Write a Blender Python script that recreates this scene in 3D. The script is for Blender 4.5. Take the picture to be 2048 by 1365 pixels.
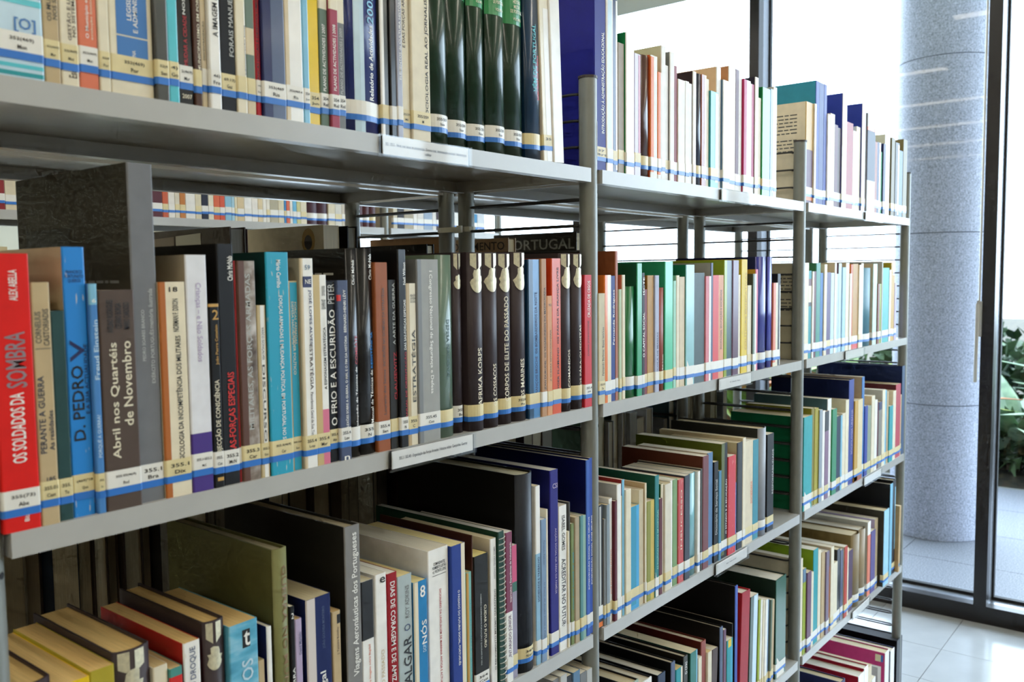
import bpy, math, random
from mathutils import Vector, Matrix
rng = random.Random(11)
scene = bpy.context.scene
COL = scene.collection
for o in list(bpy.data.objects):
    bpy.data.objects.remove(o, do_unlink=True)

# ------------------------------------------------------------------ camera
cam_d = bpy.data.cameras.new('camera')
cam_d.sensor_fit = 'HORIZONTAL'
cam_d.sensor_width = 36.0
cam_d.lens = 36.0 * 1767.2 / 2048.0
cam_d.clip_start = 0.02
cam_d.dof.use_dof = True
cam_d.dof.focus_distance = 1.45
cam_d.dof.aperture_fstop = 8.0
cam = bpy.data.objects.new('camera', cam_d)
COL.objects.link(cam)
YAW, PITCH, ROLL = 0.89395, 0.07336, -0.01097
_f = Vector((math.sin(YAW) * math.cos(PITCH), math.cos(YAW) * math.cos(PITCH), -math.sin(PITCH)))
_r = Vector((math.cos(YAW), -math.sin(YAW), 0.0))
_u = _r.cross(_f)
_r2 = _r * math.cos(ROLL) + _u * math.sin(ROLL)
_u2 = -_r * math.sin(ROLL) + _u * math.cos(ROLL)
cam.matrix_world = Matrix(((_r2.x, _u2.x, -_f.x, -0.28347), (_r2.y, _u2.y, -_f.y, -0.77555), (_r2.z, _u2.z, -_f.z, 1.4195), (0, 0, 0, 1)))
scene.camera = cam

# ------------------------------------------------------------------ sky, exposure
world = bpy.data.worlds.new('world')
scene.world = world
world.use_nodes = True
bg = world.node_tree.nodes['Background']
bg.inputs['Color'].default_value = (0.70, 0.855, 1.0, 1)
bg.inputs['Strength'].default_value = 6.8
scene.view_settings.view_transform = 'Standard'
scene.view_settings.look = 'None'
scene.view_settings.gamma = 1.0
scene.view_settings.use_curve_mapping = False
scene.view_settings.exposure = 0.50
LAMP_STRENGTH = 8.5
try:
    scene.cycles.use_denoising = True
    scene.cycles.use_light_tree = False
    scene.cycles.use_adaptive_sampling = True
    scene.cycles.adaptive_threshold = 0.05
    scene.cycles.adaptive_min_samples = 12
    scene.cycles.max_bounces = 5
    scene.cycles.diffuse_bounces = 3
    scene.cycles.glossy_bounces = 2
    scene.cycles.transparent_max_bounces = 5
    scene.cycles.sample_clamp_indirect = 6.0
    scene.cycles.caustics_reflective = False
    scene.cycles.caustics_refractive = False
except Exception:
    pass

# ------------------------------------------------------------------ helpers
def lin(h):
    v = [int(h[i:i + 2], 16) / 255 for i in (0, 2, 4)]
    return [c / 12.92 if c <= 0.04045 else ((c + 0.055) / 1.055) ** 2.4 for c in v]

_mats = {}
def material(name, hexcol, rough=0.5, metal=0.0, coat=0.0, noise=0.08, scale=60.0, bump=0.0, key=None, stretch=None, spec=0.5):
    k = key or (name, hexcol, rough, metal, coat, noise, scale, bump, stretch, spec)
    if k in _mats:
        return _mats[k]
    m = bpy.data.materials.new(name)
    m.use_nodes = True
    nt = m.node_tree
    b = nt.nodes['Principled BSDF']
    c = lin(hexcol)
    b.inputs['Roughness'].default_value = rough
    b.inputs['Metallic'].default_value = metal
    b.inputs['Coat Weight'].default_value = coat
    b.inputs['Coat Roughness'].default_value = 0.12
    b.inputs['Specular IOR Level'].default_value = spec
    if noise > 0 or bump > 0:
        tc = nt.nodes.new('ShaderNodeTexCoord')
        mp = nt.nodes.new('ShaderNodeMapping')
        if stretch:
            mp.inputs['Scale'].default_value = stretch
        nz = nt.nodes.new('ShaderNodeTexNoise')
        nz.inputs['Scale'].default_value = scale
        nz.inputs['Detail'].default_value = 2.0
        nt.links.new(tc.outputs['Object'], mp.inputs['Vector'])
        nt.links.new(mp.outputs['Vector'], nz.inputs['Vector'])
        rp = nt.nodes.new('ShaderNodeValToRGB')
        rp.color_ramp.elements[0].position = 0.3
        rp.color_ramp.elements[1].position = 0.7
        rp.color_ramp.elements[0].color = [max(0, x * (1 - noise)) for x in c] + [1]
        rp.color_ramp.elements[1].color = [min(1, x * (1 + noise)) for x in c] + [1]
        nt.links.new(nz.outputs['Fac'], rp.inputs['Fac'])
        nt.links.new(rp.outputs['Color'], b.inputs['Base Color'])
        if bump > 0:
            bp = nt.nodes.new('ShaderNodeBump')
            bp.inputs['Strength'].default_value = bump
            bp.inputs['Distance'].default_value = 0.0015
            nt.links.new(nz.outputs['Fac'], bp.inputs['Height'])
            nt.links.new(bp.outputs['Normal'], b.inputs['Normal'])
    else:
        b.inputs['Base Color'].default_value = (*c, 1)
    _mats[k] = m
    return m

def ramp_material(name, stops, scale, rough=0.5, coat=0.0, detail=3.0, bump=0.0, stretch=None):
    k = (name, tuple(stops), scale, rough)
    if k in _mats:
        return _mats[k]
    m = bpy.data.materials.new(name)
    m.use_nodes = True
    nt = m.node_tree
    b = nt.nodes['Principled BSDF']
    b.inputs['Roughness'].default_value = rough
    b.inputs['Coat Weight'].default_value = coat
    tc = nt.nodes.new('ShaderNodeTexCoord')
    mp = nt.nodes.new('ShaderNodeMapping')
    if stretch:
        mp.inputs['Scale'].default_value = stretch
    nz = nt.nodes.new('ShaderNodeTexNoise')
    nz.inputs['Scale'].default_value = scale
    nz.inputs['Detail'].default_value = detail
    rp = nt.nodes.new('ShaderNodeValToRGB')
    els = rp.color_ramp.elements
    while len(els) < len(stops):
        els.new(0.5)
    for e, (p, h) in zip(els, stops):
        e.position = p
        e.color = lin(h) + [1]
    nt.links.new(tc.outputs['Object'], mp.inputs['Vector'])
    nt.links.new(mp.outputs['Vector'], nz.inputs['Vector'])
    nt.links.new(nz.outputs['Fac'], rp.inputs['Fac'])
    nt.links.new(rp.outputs['Color'], b.inputs['Base Color'])
    if bump:
        bp = nt.nodes.new('ShaderNodeBump')
        bp.inputs['Strength'].default_value = bump
        bp.inputs['Distance'].default_value = 0.002
        nt.links.new(nz.outputs['Fac'], bp.inputs['Height'])
        nt.links.new(bp.outputs['Normal'], b.inputs['Normal'])
    _mats[k] = m
    return m

def glass_material():
    m = bpy.data.materials.new('window glass')
    m.use_nodes = True
    nt = m.node_tree
    for n in list(nt.nodes):
        if n.type == 'BSDF_PRINCIPLED':
            nt.nodes.remove(n)
    out = [n for n in nt.nodes if n.type == 'OUTPUT_MATERIAL'][0]
    tr = nt.nodes.new('ShaderNodeBsdfTransparent')
    tr.inputs['Color'].default_value = (0.93, 0.96, 0.98, 1)
    gl = nt.nodes.new('ShaderNodeBsdfGlossy')
    gl.inputs['Roughness'].default_value = 0.02
    lw = nt.nodes.new('ShaderNodeLayerWeight')
    lw.inputs['Blend'].default_value = 0.5
    pw = nt.nodes.new('ShaderNodeMath'); pw.operation = 'POWER'
    pw.inputs[1].default_value = 5.0
    nt.links.new(lw.outputs['Facing'], pw.inputs[0])
    fr = nt.nodes.new('ShaderNodeMath'); fr.operation = 'MULTIPLY_ADD'
    fr.inputs[1].default_value = 0.6
    fr.inputs[2].default_value = 0.028
    nt.links.new(pw.outputs['Value'], fr.inputs[0])
    mx = nt.nodes.new('ShaderNodeMixShader')
    nt.links.new(fr.outputs['Value'], mx.inputs['Fac'])
    nt.links.new(tr.outputs['BSDF'], mx.inputs[1])
    nt.links.new(gl.outputs['BSDF'], mx.inputs[2])
    nt.links.new(mx.outputs['Shader'], out.inputs['Surface'])
    return m

def acrylic_material():
    m = bpy.data.materials.new('clear acrylic')
    m.use_nodes = True
    nt = m.node_tree
    for n in list(nt.nodes):
        if n.type == 'BSDF_PRINCIPLED':
            nt.nodes.remove(n)
    out = [n for n in nt.nodes if n.type == 'OUTPUT_MATERIAL'][0]
    tr = nt.nodes.new('ShaderNodeBsdfTransparent')
    tr.inputs['Color'].default_value = (0.98, 0.985, 0.985, 1)
    gl = nt.nodes.new('ShaderNodeBsdfGlossy')
    gl.inputs['Roughness'].default_value = 0.05
    lw = nt.nodes.new('ShaderNodeLayerWeight')
    lw.inputs['Blend'].default_value = 0.5
    pw = nt.nodes.new('ShaderNodeMath'); pw.operation = 'POWER'
    pw.inputs[1].default_value = 5.0
    nt.links.new(lw.outputs['Facing'], pw.inputs[0])
    fr = nt.nodes.new('ShaderNodeMath'); fr.operation = 'MULTIPLY_ADD'
    fr.inputs[1].default_value = 0.6
    fr.inputs[2].default_value = 0.028
    nt.links.new(pw.outputs['Value'], fr.inputs[0])
    mx = nt.nodes.new('ShaderNodeMixShader')
    nt.links.new(fr.outputs['Value'], mx.inputs['Fac'])
    nt.links.new(tr.outputs['BSDF'], mx.inputs[1])
    nt.links.new(gl.outputs['BSDF'], mx.inputs[2])
    nt.links.new(mx.outputs['Shader'], out.inputs['Surface'])
    return m

STUFF = []
class MB:
    """collects quads / boxes / tubes of ONE object"""
    def __init__(self):
        self.v, self.f, self.mi = [], [], []
    def face(self, pts, mi=0):
        n = len(self.v)
        self.v += [tuple(p) for p in pts]
        self.f.append(tuple(range(n, n + len(pts))))
        self.mi.append(mi)
    def box(self, a, b, mi=0):
        x0, y0, z0 = a
        x1, y1, z1 = b
        n = len(self.v)
        self.v += [(x0, y0, z0), (x1, y0, z0), (x1, y1, z0), (x0, y1, z0), (x0, y0, z1), (x1, y0, z1), (x1, y1, z1), (x0, y1, z1)]
        for q in ((0, 3, 2, 1), (4, 5, 6, 7), (0, 1, 5, 4), (1, 2, 6, 5), (2, 3, 7, 6), (3, 0, 4, 7)):
            self.f.append(tuple(n + i for i in q))
            self.mi.append(mi)
    def tube(self, path, r, sides=8, closed=False, cap=True, mi=0):
        P = [Vector(p) for p in path]
        n = len(P)
        rings = []
        for i, p in enumerate(P):
            if closed:
                t = P[(i + 1) % n] - P[i - 1]
            else:
                t = P[min(i + 1, n - 1)] - P[max(i - 1, 0)]
            t.normalize()
            up = Vector((0, 0, 1)) if abs(t.z) < 0.95 else Vector((1, 0, 0))
            a = t.cross(up).normalized()
            b = t.cross(a).normalized()
            base = len(self.v)
            rr = r[i] if isinstance(r, (list, tuple)) else r
            for k in range(sides):
                an = 2 * math.pi * k / sides
                self.v.append(tuple(p + a * (rr * math.cos(an)) + b * (rr * math.sin(an))))
            rings.append(base)
        m = n if closed else n - 1
        for i in range(m):
            A, B = rings[i], rings[(i + 1) % n]
            for k in range(sides):
                k2 = (k + 1) % sides
                self.f.append((A + k, A + k2, B + k2, B + k))
                self.mi.append(mi)
        if cap and not closed:
            for ring, rev in ((rings[0], False), (rings[-1], True)):
                pts = [self.v[ring + k] for k in range(sides)]
                self.face(pts[::-1] if rev else pts, mi)
    def mesh(self, name, mats, smooth=False):
        me = bpy.data.meshes.new(name)
        me.from_pydata(self.v, [], self.f)
        for m in (mats if isinstance(mats, (list, tuple)) else [mats]):
            me.materials.append(m)
        me.polygons.foreach_set('material_index', self.mi)
        if smooth:
            me.polygons.foreach_set('use_smooth', [True] * len(self.f))
        me.validate()
        return me
    def build(self, name, mats, parent=None, smooth=False):
        return link(name, self.mesh(name, mats, smooth), parent)

def link(name, me, parent=None):
    o = bpy.data.objects.new(name, me)
    COL.objects.link(o)
    if parent is not None:
        o.parent = parent
    return o

def tag(o, label, cat, group=None):
    o['label'] = label
    o['category'] = cat
    if group:
        o['group'] = group
    return o

def thing(name, loc, label, cat, group=None):
    o = bpy.data.objects.new(name, None)
    o.empty_display_size = 0.02
    COL.objects.link(o)
    o.location = loc
    return tag(o, label, cat, group)

def struct(o):
    o['kind'] = 'structure'
    return o

_tx = {}
def text_geo(s):
    """unit-box geometry of a line (or lines) of lettering"""
    if s in _tx:
        return _tx[s]
    cu = bpy.data.curves.new('lettering', 'FONT')
    cu.body = s
    cu.resolution_u = 2
    cu.offset = 0.012
    cu.align_x = 'CENTER' if '\n' in s else 'LEFT'
    cu.space_line = 0.95
    ob = bpy.data.objects.new('lettering', cu)
    me = bpy.data.meshes.new_from_object(ob)
    vs = [v.co.copy() for v in me.vertices]
    fs = [tuple(p.vertices) for p in me.polygons]
    bpy.data.objects.remove(ob)
    bpy.data.meshes.remove(me)
    bpy.data.curves.remove(cu)
    x0 = min(v.x for v in vs); x1 = max(v.x for v in vs)
    y0 = min(v.y for v in vs); y1 = max(v.y for v in vs)
    sx = max(1e-6, x1 - x0); sy = max(1e-6, y1 - y0)
    r = ([((v.x - x0) / sx, (v.y - y0) / sy) for v in vs], fs, sx / sy)
    _tx[s] = r
    return r

# ------------------------------------------------------------------ shared materials
STEEL = material('light grey enamelled steel', 'b3b2ad', rough=0.27, noise=0.03, scale=25, spec=0.55)
POST = material('grey powder-coated steel', '83857f', rough=0.42, metal=0.25, noise=0.05, scale=40)
WIRE = material('dark grey steel wire', '3c3d3d', rough=0.4, metal=0.4, noise=0.05)
CAP = material('dark plastic cap', '3a3330', rough=0.5, noise=0.0)
ALU = material('dark bronze aluminium', '2b2a2c', rough=0.33, metal=0.3, noise=0.05, scale=15)
ALU_LIT = material('daylit frame aluminium', 'a9adb4', rough=0.25, metal=0.7, noise=0.03)  # outer frame paler than the bronze: daylight on it put into the colour
GASKET = material('black rubber gasket', '101114', rough=0.6, noise=0.0)
GLASS = glass_material()
ACRYLIC = acrylic_material()
PAPER = material('white card', 'eceae6', rough=0.6, noise=0.02)
CEIL = material('cream ceiling paint', 'ddd6bd', rough=0.8, noise=0.02, scale=5)
WALL = material('cream wall paint', 'e4ddc6', rough=0.8, noise=0.02, scale=5)
TILE = material('pale glazed floor tile', 'b6babd', rough=0.16, noise=0.05, scale=9, spec=0.6)
GROUT = material('grey grout', '8b8a86', rough=0.8, noise=0.1, scale=80)
GRANITE = ramp_material('grey speckled granite', [(0.3, '848a9c'), (0.5, 'b0b6c8'), (0.62, 'bec4d6'), (0.72, 'dde1ee')], 130, rough=0.55)
PAVING = ramp_material('flamed granite paving', [(0.3, '5e6168'), (0.5, '787c86'), (0.7, '9ca0aa')], 160, rough=0.6)

# ------------------------------------------------------------------ room shell
X_WIN = 3.60
Z_CEIL = 2.768
RX0, RX1, RY0, RY1 = -4.0, X_WIN, -4.5, 5.6
m = MB(); m.box((RX0 - .1, RY0 - .1, -0.12), (RX1 + .16, RY1 + .1, -0.004))
floor = struct(m.build('floor', GROUT))
TS, TX, TY = 0.30, 3.2372, -0.002
tile_mb = MB(); tile_mb.box((.0012, .0012, -.0038), (TS - .0012, TS - .0012, 0.0))
tile_me = tile_mb.mesh('floor_tile', TILE)
rest = MB()
i0 = math.floor((RX0 - TX) / TS); i1 = math.ceil((RX1 - TX) / TS)
j0 = math.floor((RY0 - TY) / TS); j1 = math.ceil((RY1 - TY) / TS)
for i in range(i0, i1):
    for j in range(j0, j1):
        x, y = TX + i * TS, TY + j * TS
        if i in range(-5, 1) and j in range(-2, 3):
            t = link('floor_tile', tile_me, floor)
            t.location = (x, y, 0)
        else:
            xa, xb = max(RX0, x + .0012), min(RX1, x + TS - .0012)
            ya, yb = max(RY0, y + .0012), min(RY1, y + TS - .0012)
            if xb > xa and yb > ya:
                rest.box((xa, ya, -.0038), (xb, yb, 0.0))
fr_ = rest.build('floor_tiling', TILE, floor); fr_['kind'] = 'stuff'
# border tiles cut against the window
for j in range(-2, 3):
    y = TY + j * TS

m = MB(); m.box((RX0 - .1, RY0 - .1, Z_CEIL), (RX1 + .16, RY1 + .1, Z_CEIL + .12))
struct(m.build('ceiling', CEIL))
m = MB(); m.box((RX0 - .1, RY0 - .1, -.12), (RX0, RY1 + .1, Z_CEIL)); struct(m.build('wall_left', WALL))
m = MB(); m.box((RX0, RY1, -.12), (RX1 + .16, RY1 + .1, Z_CEIL)); struct(m.build('wall_back', WALL))
m = MB(); m.box((RX0, RY0 - .1, -.12), (RX1 + .16, RY0, Z_CEIL)); struct(m.build('wall_front', WALL))

# glazed wall: bronze frames, one window between every two mullions
MUL = [-0.060 + 0.980 * k for k in range(-4, 6)]
GX = X_WIN + 0.135
for k in range(len(MUL) - 1):
    ya, yb = MUL[k], MUL[k + 1]
    m = MB()
    m.box((X_WIN, ya - .0235, 0), (X_WIN + .05, ya + .0235, Z_CEIL))
    m.box((X_WIN, ya + .0235, 0), (X_WIN + .05, yb - .0235, .072))
    w = struct(m.build('window_%d' % (k + 1), ALU))
    m = MB()
    m.box((X_WIN + .05, ya - .020, 0), (GX + .015, ya + .020, Z_CEIL))
    m.box((X_WIN + .05, ya + .020, 0), (GX + .015, yb - .020, .066))
    m.build('outer_frame', ALU_LIT, w)
    m = MB()
    m.box((GX - .012, ya + .020, .066), (GX + .012, ya + .028, Z_CEIL))
    m.box((GX - .012, yb - .028, .066), (GX + .012, yb - .020, Z_CEIL))
    m.box((GX - .012, ya + .028, .066), (GX + .012, yb - .028, .078))
    m.build('gasket', GASKET, w)
    m = MB(); m.face([(GX, ya + .028, .078), (GX, yb - .028, .078), (GX, yb - .028, Z_CEIL), (GX, ya + .028, Z_CEIL)])
    m.build('pane', GLASS, w)
m = MB(); m.box((X_WIN, MUL[-1] - .0175, 0), (X_WIN + .15, RY1, Z_CEIL)); struct(m.build('wall_right', WALL))

# lever handle and closer rod on the near mullion
t = thing('window_handle', (X_WIN, MUL[4] + .02, 1.0), 'pale aluminium lever handle on the dark window mullion', 'handle')
HM = material('pale handle aluminium', 'c4c3bd', rough=0.35, metal=0.4, noise=0.02)
m = MB(); m.box((-.012, .0, .16), (-.001, .018, .30)); m.build('backplate', HM, t)
m = MB(); m.tube([(-.014, .012, .30), (-.02, .013, .29), (-.022, .015, -.02)], .007, 8); m.build('lever', HM, t, True)
m = MB(); m.tube([(-.012, .009, .30), (-.012, .009, 1.6)], .004, 6); m.build('rod', HM, t, True)

# ceiling lamps over the aisles
LAMP = bpy.data.materials.new('fluorescent diffuser')
LAMP.use_nodes = True
_b = LAMP.node_tree.nodes['Principled BSDF']
_b.inputs['Base Color'].default_value = (.9, .9, .88, 1)
_b.inputs['Emission Color'].default_value = (1.0, .91, .76, 1)
_b.inputs['Emission Strength'].default_value = LAMP_STRENGTH
for k, lx in enumerate((2.7, 1.5, 0.3, -0.9, -2.1, -3.3)):
    for (ly, an) in ((-3.2, 'rearmost'), (-.75, 'over the near aisle'), (1.75, 'over the far aisle')):
        t = thing('ceiling_lamp', (lx, ly, Z_CEIL), 'slim fluorescent ceiling batten, %s line from the window, %s' % (('first', 'second', 'third', 'fourth', 'fifth', 'sixth')[k], an), 'lamp', 'ceiling lamps')
        m = MB(); m.box((-.055, -1.12, -.05), (.055, 1.12, -.002)); m.build('housing', PAPER, t)
        m = MB(); m.face([(-.045, 1.1, -.0515), (.045, 1.1, -.0515), (.045, -1.1, -.0515), (-.045, -1.1, -.0515)]); m.build('diffuser', LAMP, t)

# ------------------------------------------------------------------ outside
m = MB(); m.box((X_WIN + .16, -14, -.2), (6.25, 16, -.012)); ground = struct(m.build('ground', GROUT))
CONC = material('pale concrete', 'b9b4a4', rough=.8, noise=.06, scale=6)
m = MB(); m.box((X_WIN, -14, 4.4), (6.2, 16, 4.62)); m.box((X_WIN, -14, Z_CEIL + .12), (X_WIN + .16, 16, 4.4)); struct(m.build('added_canopy', CONC))  # unseen canopy slab, added to shade the paving and column
sl = MB(); sl.box((.002, .002, -.011), (.598, .898, 0)); slab = sl.mesh('paving_slab', PAVING)
for i in range(4):
    for j in range(-4, 6):
        o = link('paving_slab', slab, ground)
        o.location = (X_WIN + .16 + i * .6 - .02 * 0, -.45 + j * .9, 0)
SOIL = ramp_material('dark leafy soil', [(0.3, '1f1d16'), (0.55, '3a3424'), (0.75, '5a5436')], 14, rough=0.9, bump=0.4)
m = MB(); m.box((6.25, -14, -.3), (30, 16, -.02)); struct(m.build('planting_bed', SOIL))

cx, cy = 4.669 + .235 * .975, .356 + .235 * .223
t = thing('granite_column', (cx, cy, 0), 'round speckled grey granite column outside the window', 'column')
nseg = 5
zz = [0, .72, 1.62, 2.52, 3.42, 4.4]
for k in range(nseg):
    m = MB(); m.tube([(0, 0, zz[k] + .002), (0, 0, zz[k + 1] - .002)], .235, 48)
    o = m.build('column_drum', GRANITE, t, False)
    for p in o.data.polygons:
        p.use_smooth = len(p.vertices) == 4

LEAF = [ramp_material('agave leaf', [(0.3, '4a6a4c'), (0.55, '7d9a74'), (0.75, 'b3c3a0')], 6, rough=0.45),
        ramp_material('strap leaf', [(0.3, '3c5a22'), (0.55, '6f8f34'), (0.8, 'b7b552')], 5, rough=0.45),
        ramp_material('reddish leaf', [(0.3, '6a4a22'), (0.6, 'b5652c'), (0.8, 'd99a50')], 5, rough=0.5)]
def blade(length, width, droop, mb, az, tilt):
    n = 7
    pl, pr, pc = [], [], []
    for i in range(n):
        s = i / (n - 1)
        r = length * s * math.cos(tilt - droop * s)
        z = length * s * math.sin(tilt) - droop * length * s * s * .5
        w = width * (1 - s ** 2.2) * (.55 + .9 * min(1, s * 2.2)) * .5 + .001
        c = Vector((math.cos(az) * r, math.sin(az) * r, z))
        sd = Vector((-math.sin(az), math.cos(az), 0))
        pl.append(c + sd * w + Vector((0, 0, w * .35))); pr.append(c - sd * w + Vector((0, 0, w * .35))); pc.append(c)
    for i in range(n - 1):
        mb.face([pc[i], pl[i], pl[i + 1], pc[i + 1]])
        mb.face([pr[i], pc[i], pc[i + 1], pr[i + 1]])
def plant(name, loc, nl, length, width, label, mats, seed, group=None):
    r = random.Random(seed)
    t = thing(name, loc, label, 'plant', group)
    m = MB(); m.tube([(0, 0, -.05), (0, 0, .12)], .05, 8); m.build('stem', material('plant stem', '5a4a30', noise=.2), t, True)
    for k in range(nl):
        az = 2 * math.pi * (k * .381966 + r.random() * .05)
        tl = math.radians(30 + 50 * r.random())
        mb = MB(); blade(length * (.7 + .4 * r.random()), width, .5 + .5 * r.random(), mb, az, tl)
        o = mb.build('leaf', mats[k % len(mats)], t, True)
        o.location = (0, 0, .08)
    return t
plant('agave_plant', (7.0, -.55, 0), 34, 1.15, .16, 'large grey-green agave plant right of the window mullion', [LEAF[0]], 1)
plant('agave_plant', (6.9, .35, 0), 26, .95, .13, 'agave plant glimpsed between the column and the mullion', [LEAF[0]], 2)
plant('strap_leaved_plant', (6.7, 1.55, 0), 30, 1.25, .10, 'green strap-leaved plant seen under the far second shelf', [LEAF[1], LEAF[1], LEAF[2]], 3)
plant('strap_leaved_plant', (6.8, 2.4, 0), 30, 1.25, .10, 'orange-tipped strap-leaved plant seen above the third-shelf books', [LEAF[1], LEAF[2], LEAF[1]], 4)
plant('agave_plant', (8.2, -1.6, 0), 30, 1.3, .18, 'agave plant at the right edge of the garden', [LEAF[0]], 5)
def shrub(loc, sx, sy, sz, n, seed, label):
    r = random.Random(seed)
    mb = MB()
    for k in range(n):
        u = Vector((r.gauss(0, 1), r.gauss(0, 1), r.gauss(0, 1))).normalized() * (r.random() ** .4)
        c = Vector((u.x * sx, u.y * sy, sz + u.z * sz))
        a = Vector((r.gauss(0, 1), r.gauss(0, 1), r.gauss(0, 1))).normalized() * .09
        b = a.cross(Vector((r.gauss(0, 1), r.gauss(0, 1), r.gauss(0, 1)))).normalized() * .04
        mb.face([c - a, c + b, c + a, c - b])
    t = thing('shrub', loc, label, 'shrub')
    o = mb.build('foliage', ramp_material('shrub leaf', [(0.3, '1c2e1a'), (0.55, '34512c'), (0.8, '5c7a44')], 4, rough=.6), t)
    o['kind'] = 'stuff'
    m = MB(); m.tube([(0, 0, -.1), (.03, .02, sz)], .04, 8); m.build('trunk', material('plant stem', '5a4a30', noise=.2), t, True)
shrub((6.95, -.35, -.1), .38, 1.3, .27, 1500, 7, 'low tangled undergrowth along the edge of the paving')
shrub((8.6, -.7, -.05), .8, 1.5, .55, 1600, 1, 'dark leafy shrub behind the agave at the right')
shrub((8.8, 1.3, -.05), .8, 1.3, .5, 1400, 2, 'dark leafy shrub behind the granite column')
shrub((9.0, 3.6, -.05), .8, 1.4, .5, 1200, 3, 'leafy shrub far behind the strap-leaved plants')

# ------------------------------------------------------------------ shelving
Z = {1: 1.58661, 2: 1.21101, 3: 0.83740, 4: 0.47165, 5: 0.05}
T_SH = 0.0216
POST_H = 1.728
BAYW = 0.9
GAP = 0.016
Y_FP, Y_BP = 0.0165, 0.2765            # front-row post lines
Y_R1, Y_R2 = 0.3245, 0.5785            # back-row post lines
def shelf_mesh(x0, x1, y0, y1):
    """folded steel tray: plate, lips and return flanges"""
    m = MB()
    m.box((x0, y0, -.0014), (x1, y1, 0))
    for ya, yb in ((y0, y0 + .0014), (y1 - .0014, y1)):
        m.box((x0, ya, -T_SH), (x1, yb, -.0014))
    m.box((x0, y0 + .0014, -T_SH), (x1, y0 + .018, -T_SH + .0012))
    m.box((x0, y1 - .018, -T_SH), (x1, y1 - .0014, -T_SH + .0012))
    for xa, xb in ((x0, x0 + .0014), (x1 - .0014, x1)):
        m.box((xa, y0 + .0014, -T_SH + .0012), (xb, y1 - .0014, -.0014))
    return m.mesh('shelf', STEEL)
def post_mesh():
    m = MB()
    m.tube([(0, 0, 0), (0, 0, POST_H)], .0145, 20)
    me = m.mesh('upright_post', POST, True)
    for p in me.polygons:
        p.use_smooth = len(p.vertices) == 4
    return me
POST_ME = post_mesh()
_m = MB(); _m.tube([(0, 0, POST_H), (0, 0, POST_H + .004)], .0155, 20); CAP_ME = _m.mesh('post_cap', CAP)
_m = MB(); _m.tube([(0, 0, .0), (0, 0, .012)], .022, 16); FOOT_ME = _m.mesh('post_foot', CAP)
_m = MB(); _m.tube([(0, 0, 0), (0, -.0006, 0)], .0032, 10); HOLE_ME = _m.mesh('peg_hole', GASKET)
def rung_mesh(y0, y1):
    path = []
    w = .0085
    for (cy, s) in ((y1 - .012, 1), (y0 + .012, -1)):
        for k in range(5):
            a = math.pi * k / 4
            path.append((w * math.cos(a) * s, cy + .010 * math.sin(a) * s, 0))
    m = MB(); m.tube(path, .0023, 6, closed=True)
    return m.mesh('rung', WIRE, True)
RUNG_F, RUNG_R = rung_mesh(Y_FP + .0125, Y_BP - .0125), rung_mesh(Y_R1 + .0125, Y_R2 - .0125)
PITCH_R = 0.3716 / 9
def frame(parent, x, front):
    ya, yb = (Y_FP, Y_BP) if front else (Y_R1, Y_R2)
    for y in (ya, yb):
        p = link('upright_post', POST_ME, parent); p.location = (x, y, 0)
        c = link('post_cap', CAP_ME, p)
        c = link('post_foot', FOOT_ME, p)
        for s in (1, 2, 3, 4):
            hh = link('peg_hole', HOLE_ME, p); hh.location = (.009, -.0108, Z[s] - .035)
            hh.rotation_euler = (0, 0, math.radians(40))
    zlev = []
    z = Z[1] + 3 * PITCH_R - .005
    while z > .12:
        zlev.append(z); z -= PITCH_R
    for z in zlev:
        if any(abs(z - (s - T_SH / 2)) < .014 for s in Z.values()):
            continue
        r = link('rung', RUNG_F if front else RUNG_R, parent); r.location = (x, 0, z)
BAYS = {'A': 0.0, 'B': 0.9, 'C': 1.8}
BN = {'A': 'nearest', 'B': 'middle', 'C': 'far'}
FSH = shelf_mesh(GAP, BAYW - GAP, 0, .284)
RSH = shelf_mesh(GAP, BAYW - GAP, .316, .596)
for b, x in BAYS.items():
    for front in (True, False):
        lab = ('%s bay of the grey steel library shelving' if front else '%s bay of the rear shelving, back to back with the front row') % BN[b]
        t = thing('library_shelving_bay', (0, 0, 0), lab, 'bookshelf', 'front shelving bays' if front else 'rear shelving bays')
        for k, z in Z.items():
            s = link('shelf', FSH if front else RSH, t); s.location = (x, 0, z)
        if b == 'A':
            frame(t, 0.0, front)
        frame(t, x + BAYW, front)
# strap tying the two rows at the first joint, paper sticker on the post
t = thing('cable_tie', (BAYW, .3005, 1.503), 'pale cable tie strapped round the paired rear posts', 'cable tie')
m = MB()
pth = []
for (cy_, s) in ((.024, 1), (-.024, -1)):
    for k in range(7):
        a = math.pi * k / 6
        pth.append((.0165 * math.cos(a) * s, cy_ + .0165 * math.sin(a) * s))
for i in range(len(pth)):
    a, c = pth[i], pth[(i + 1) % len(pth)]
    m.face([(a[0], a[1], -.0045), (c[0], c[1], -.0045), (c[0], c[1], .0045), (a[0], a[1], .0045)])
    m.face([(a[0] * .93, a[1], .0045), (c[0] * .93, c[1], .0045), (c[0] * .93, c[1], -.0045), (a[0] * .93, a[1], -.0045)])
m.build('strap', material('ivory nylon', 'd8d5c0', rough=.5, noise=.02), t)
m = MB(); m.box((-.022, -.03, -.006), (-.0165, -.02, .006)); m.build('buckle', material('ivory nylon', 'd8d5c0', rough=.5, noise=.02), t)
t = thing('post_sticker', (BAYW, Y_FP, 1.632), 'narrow handwritten paper sticker on the shelving post', 'sticker')
m = MB()
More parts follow.
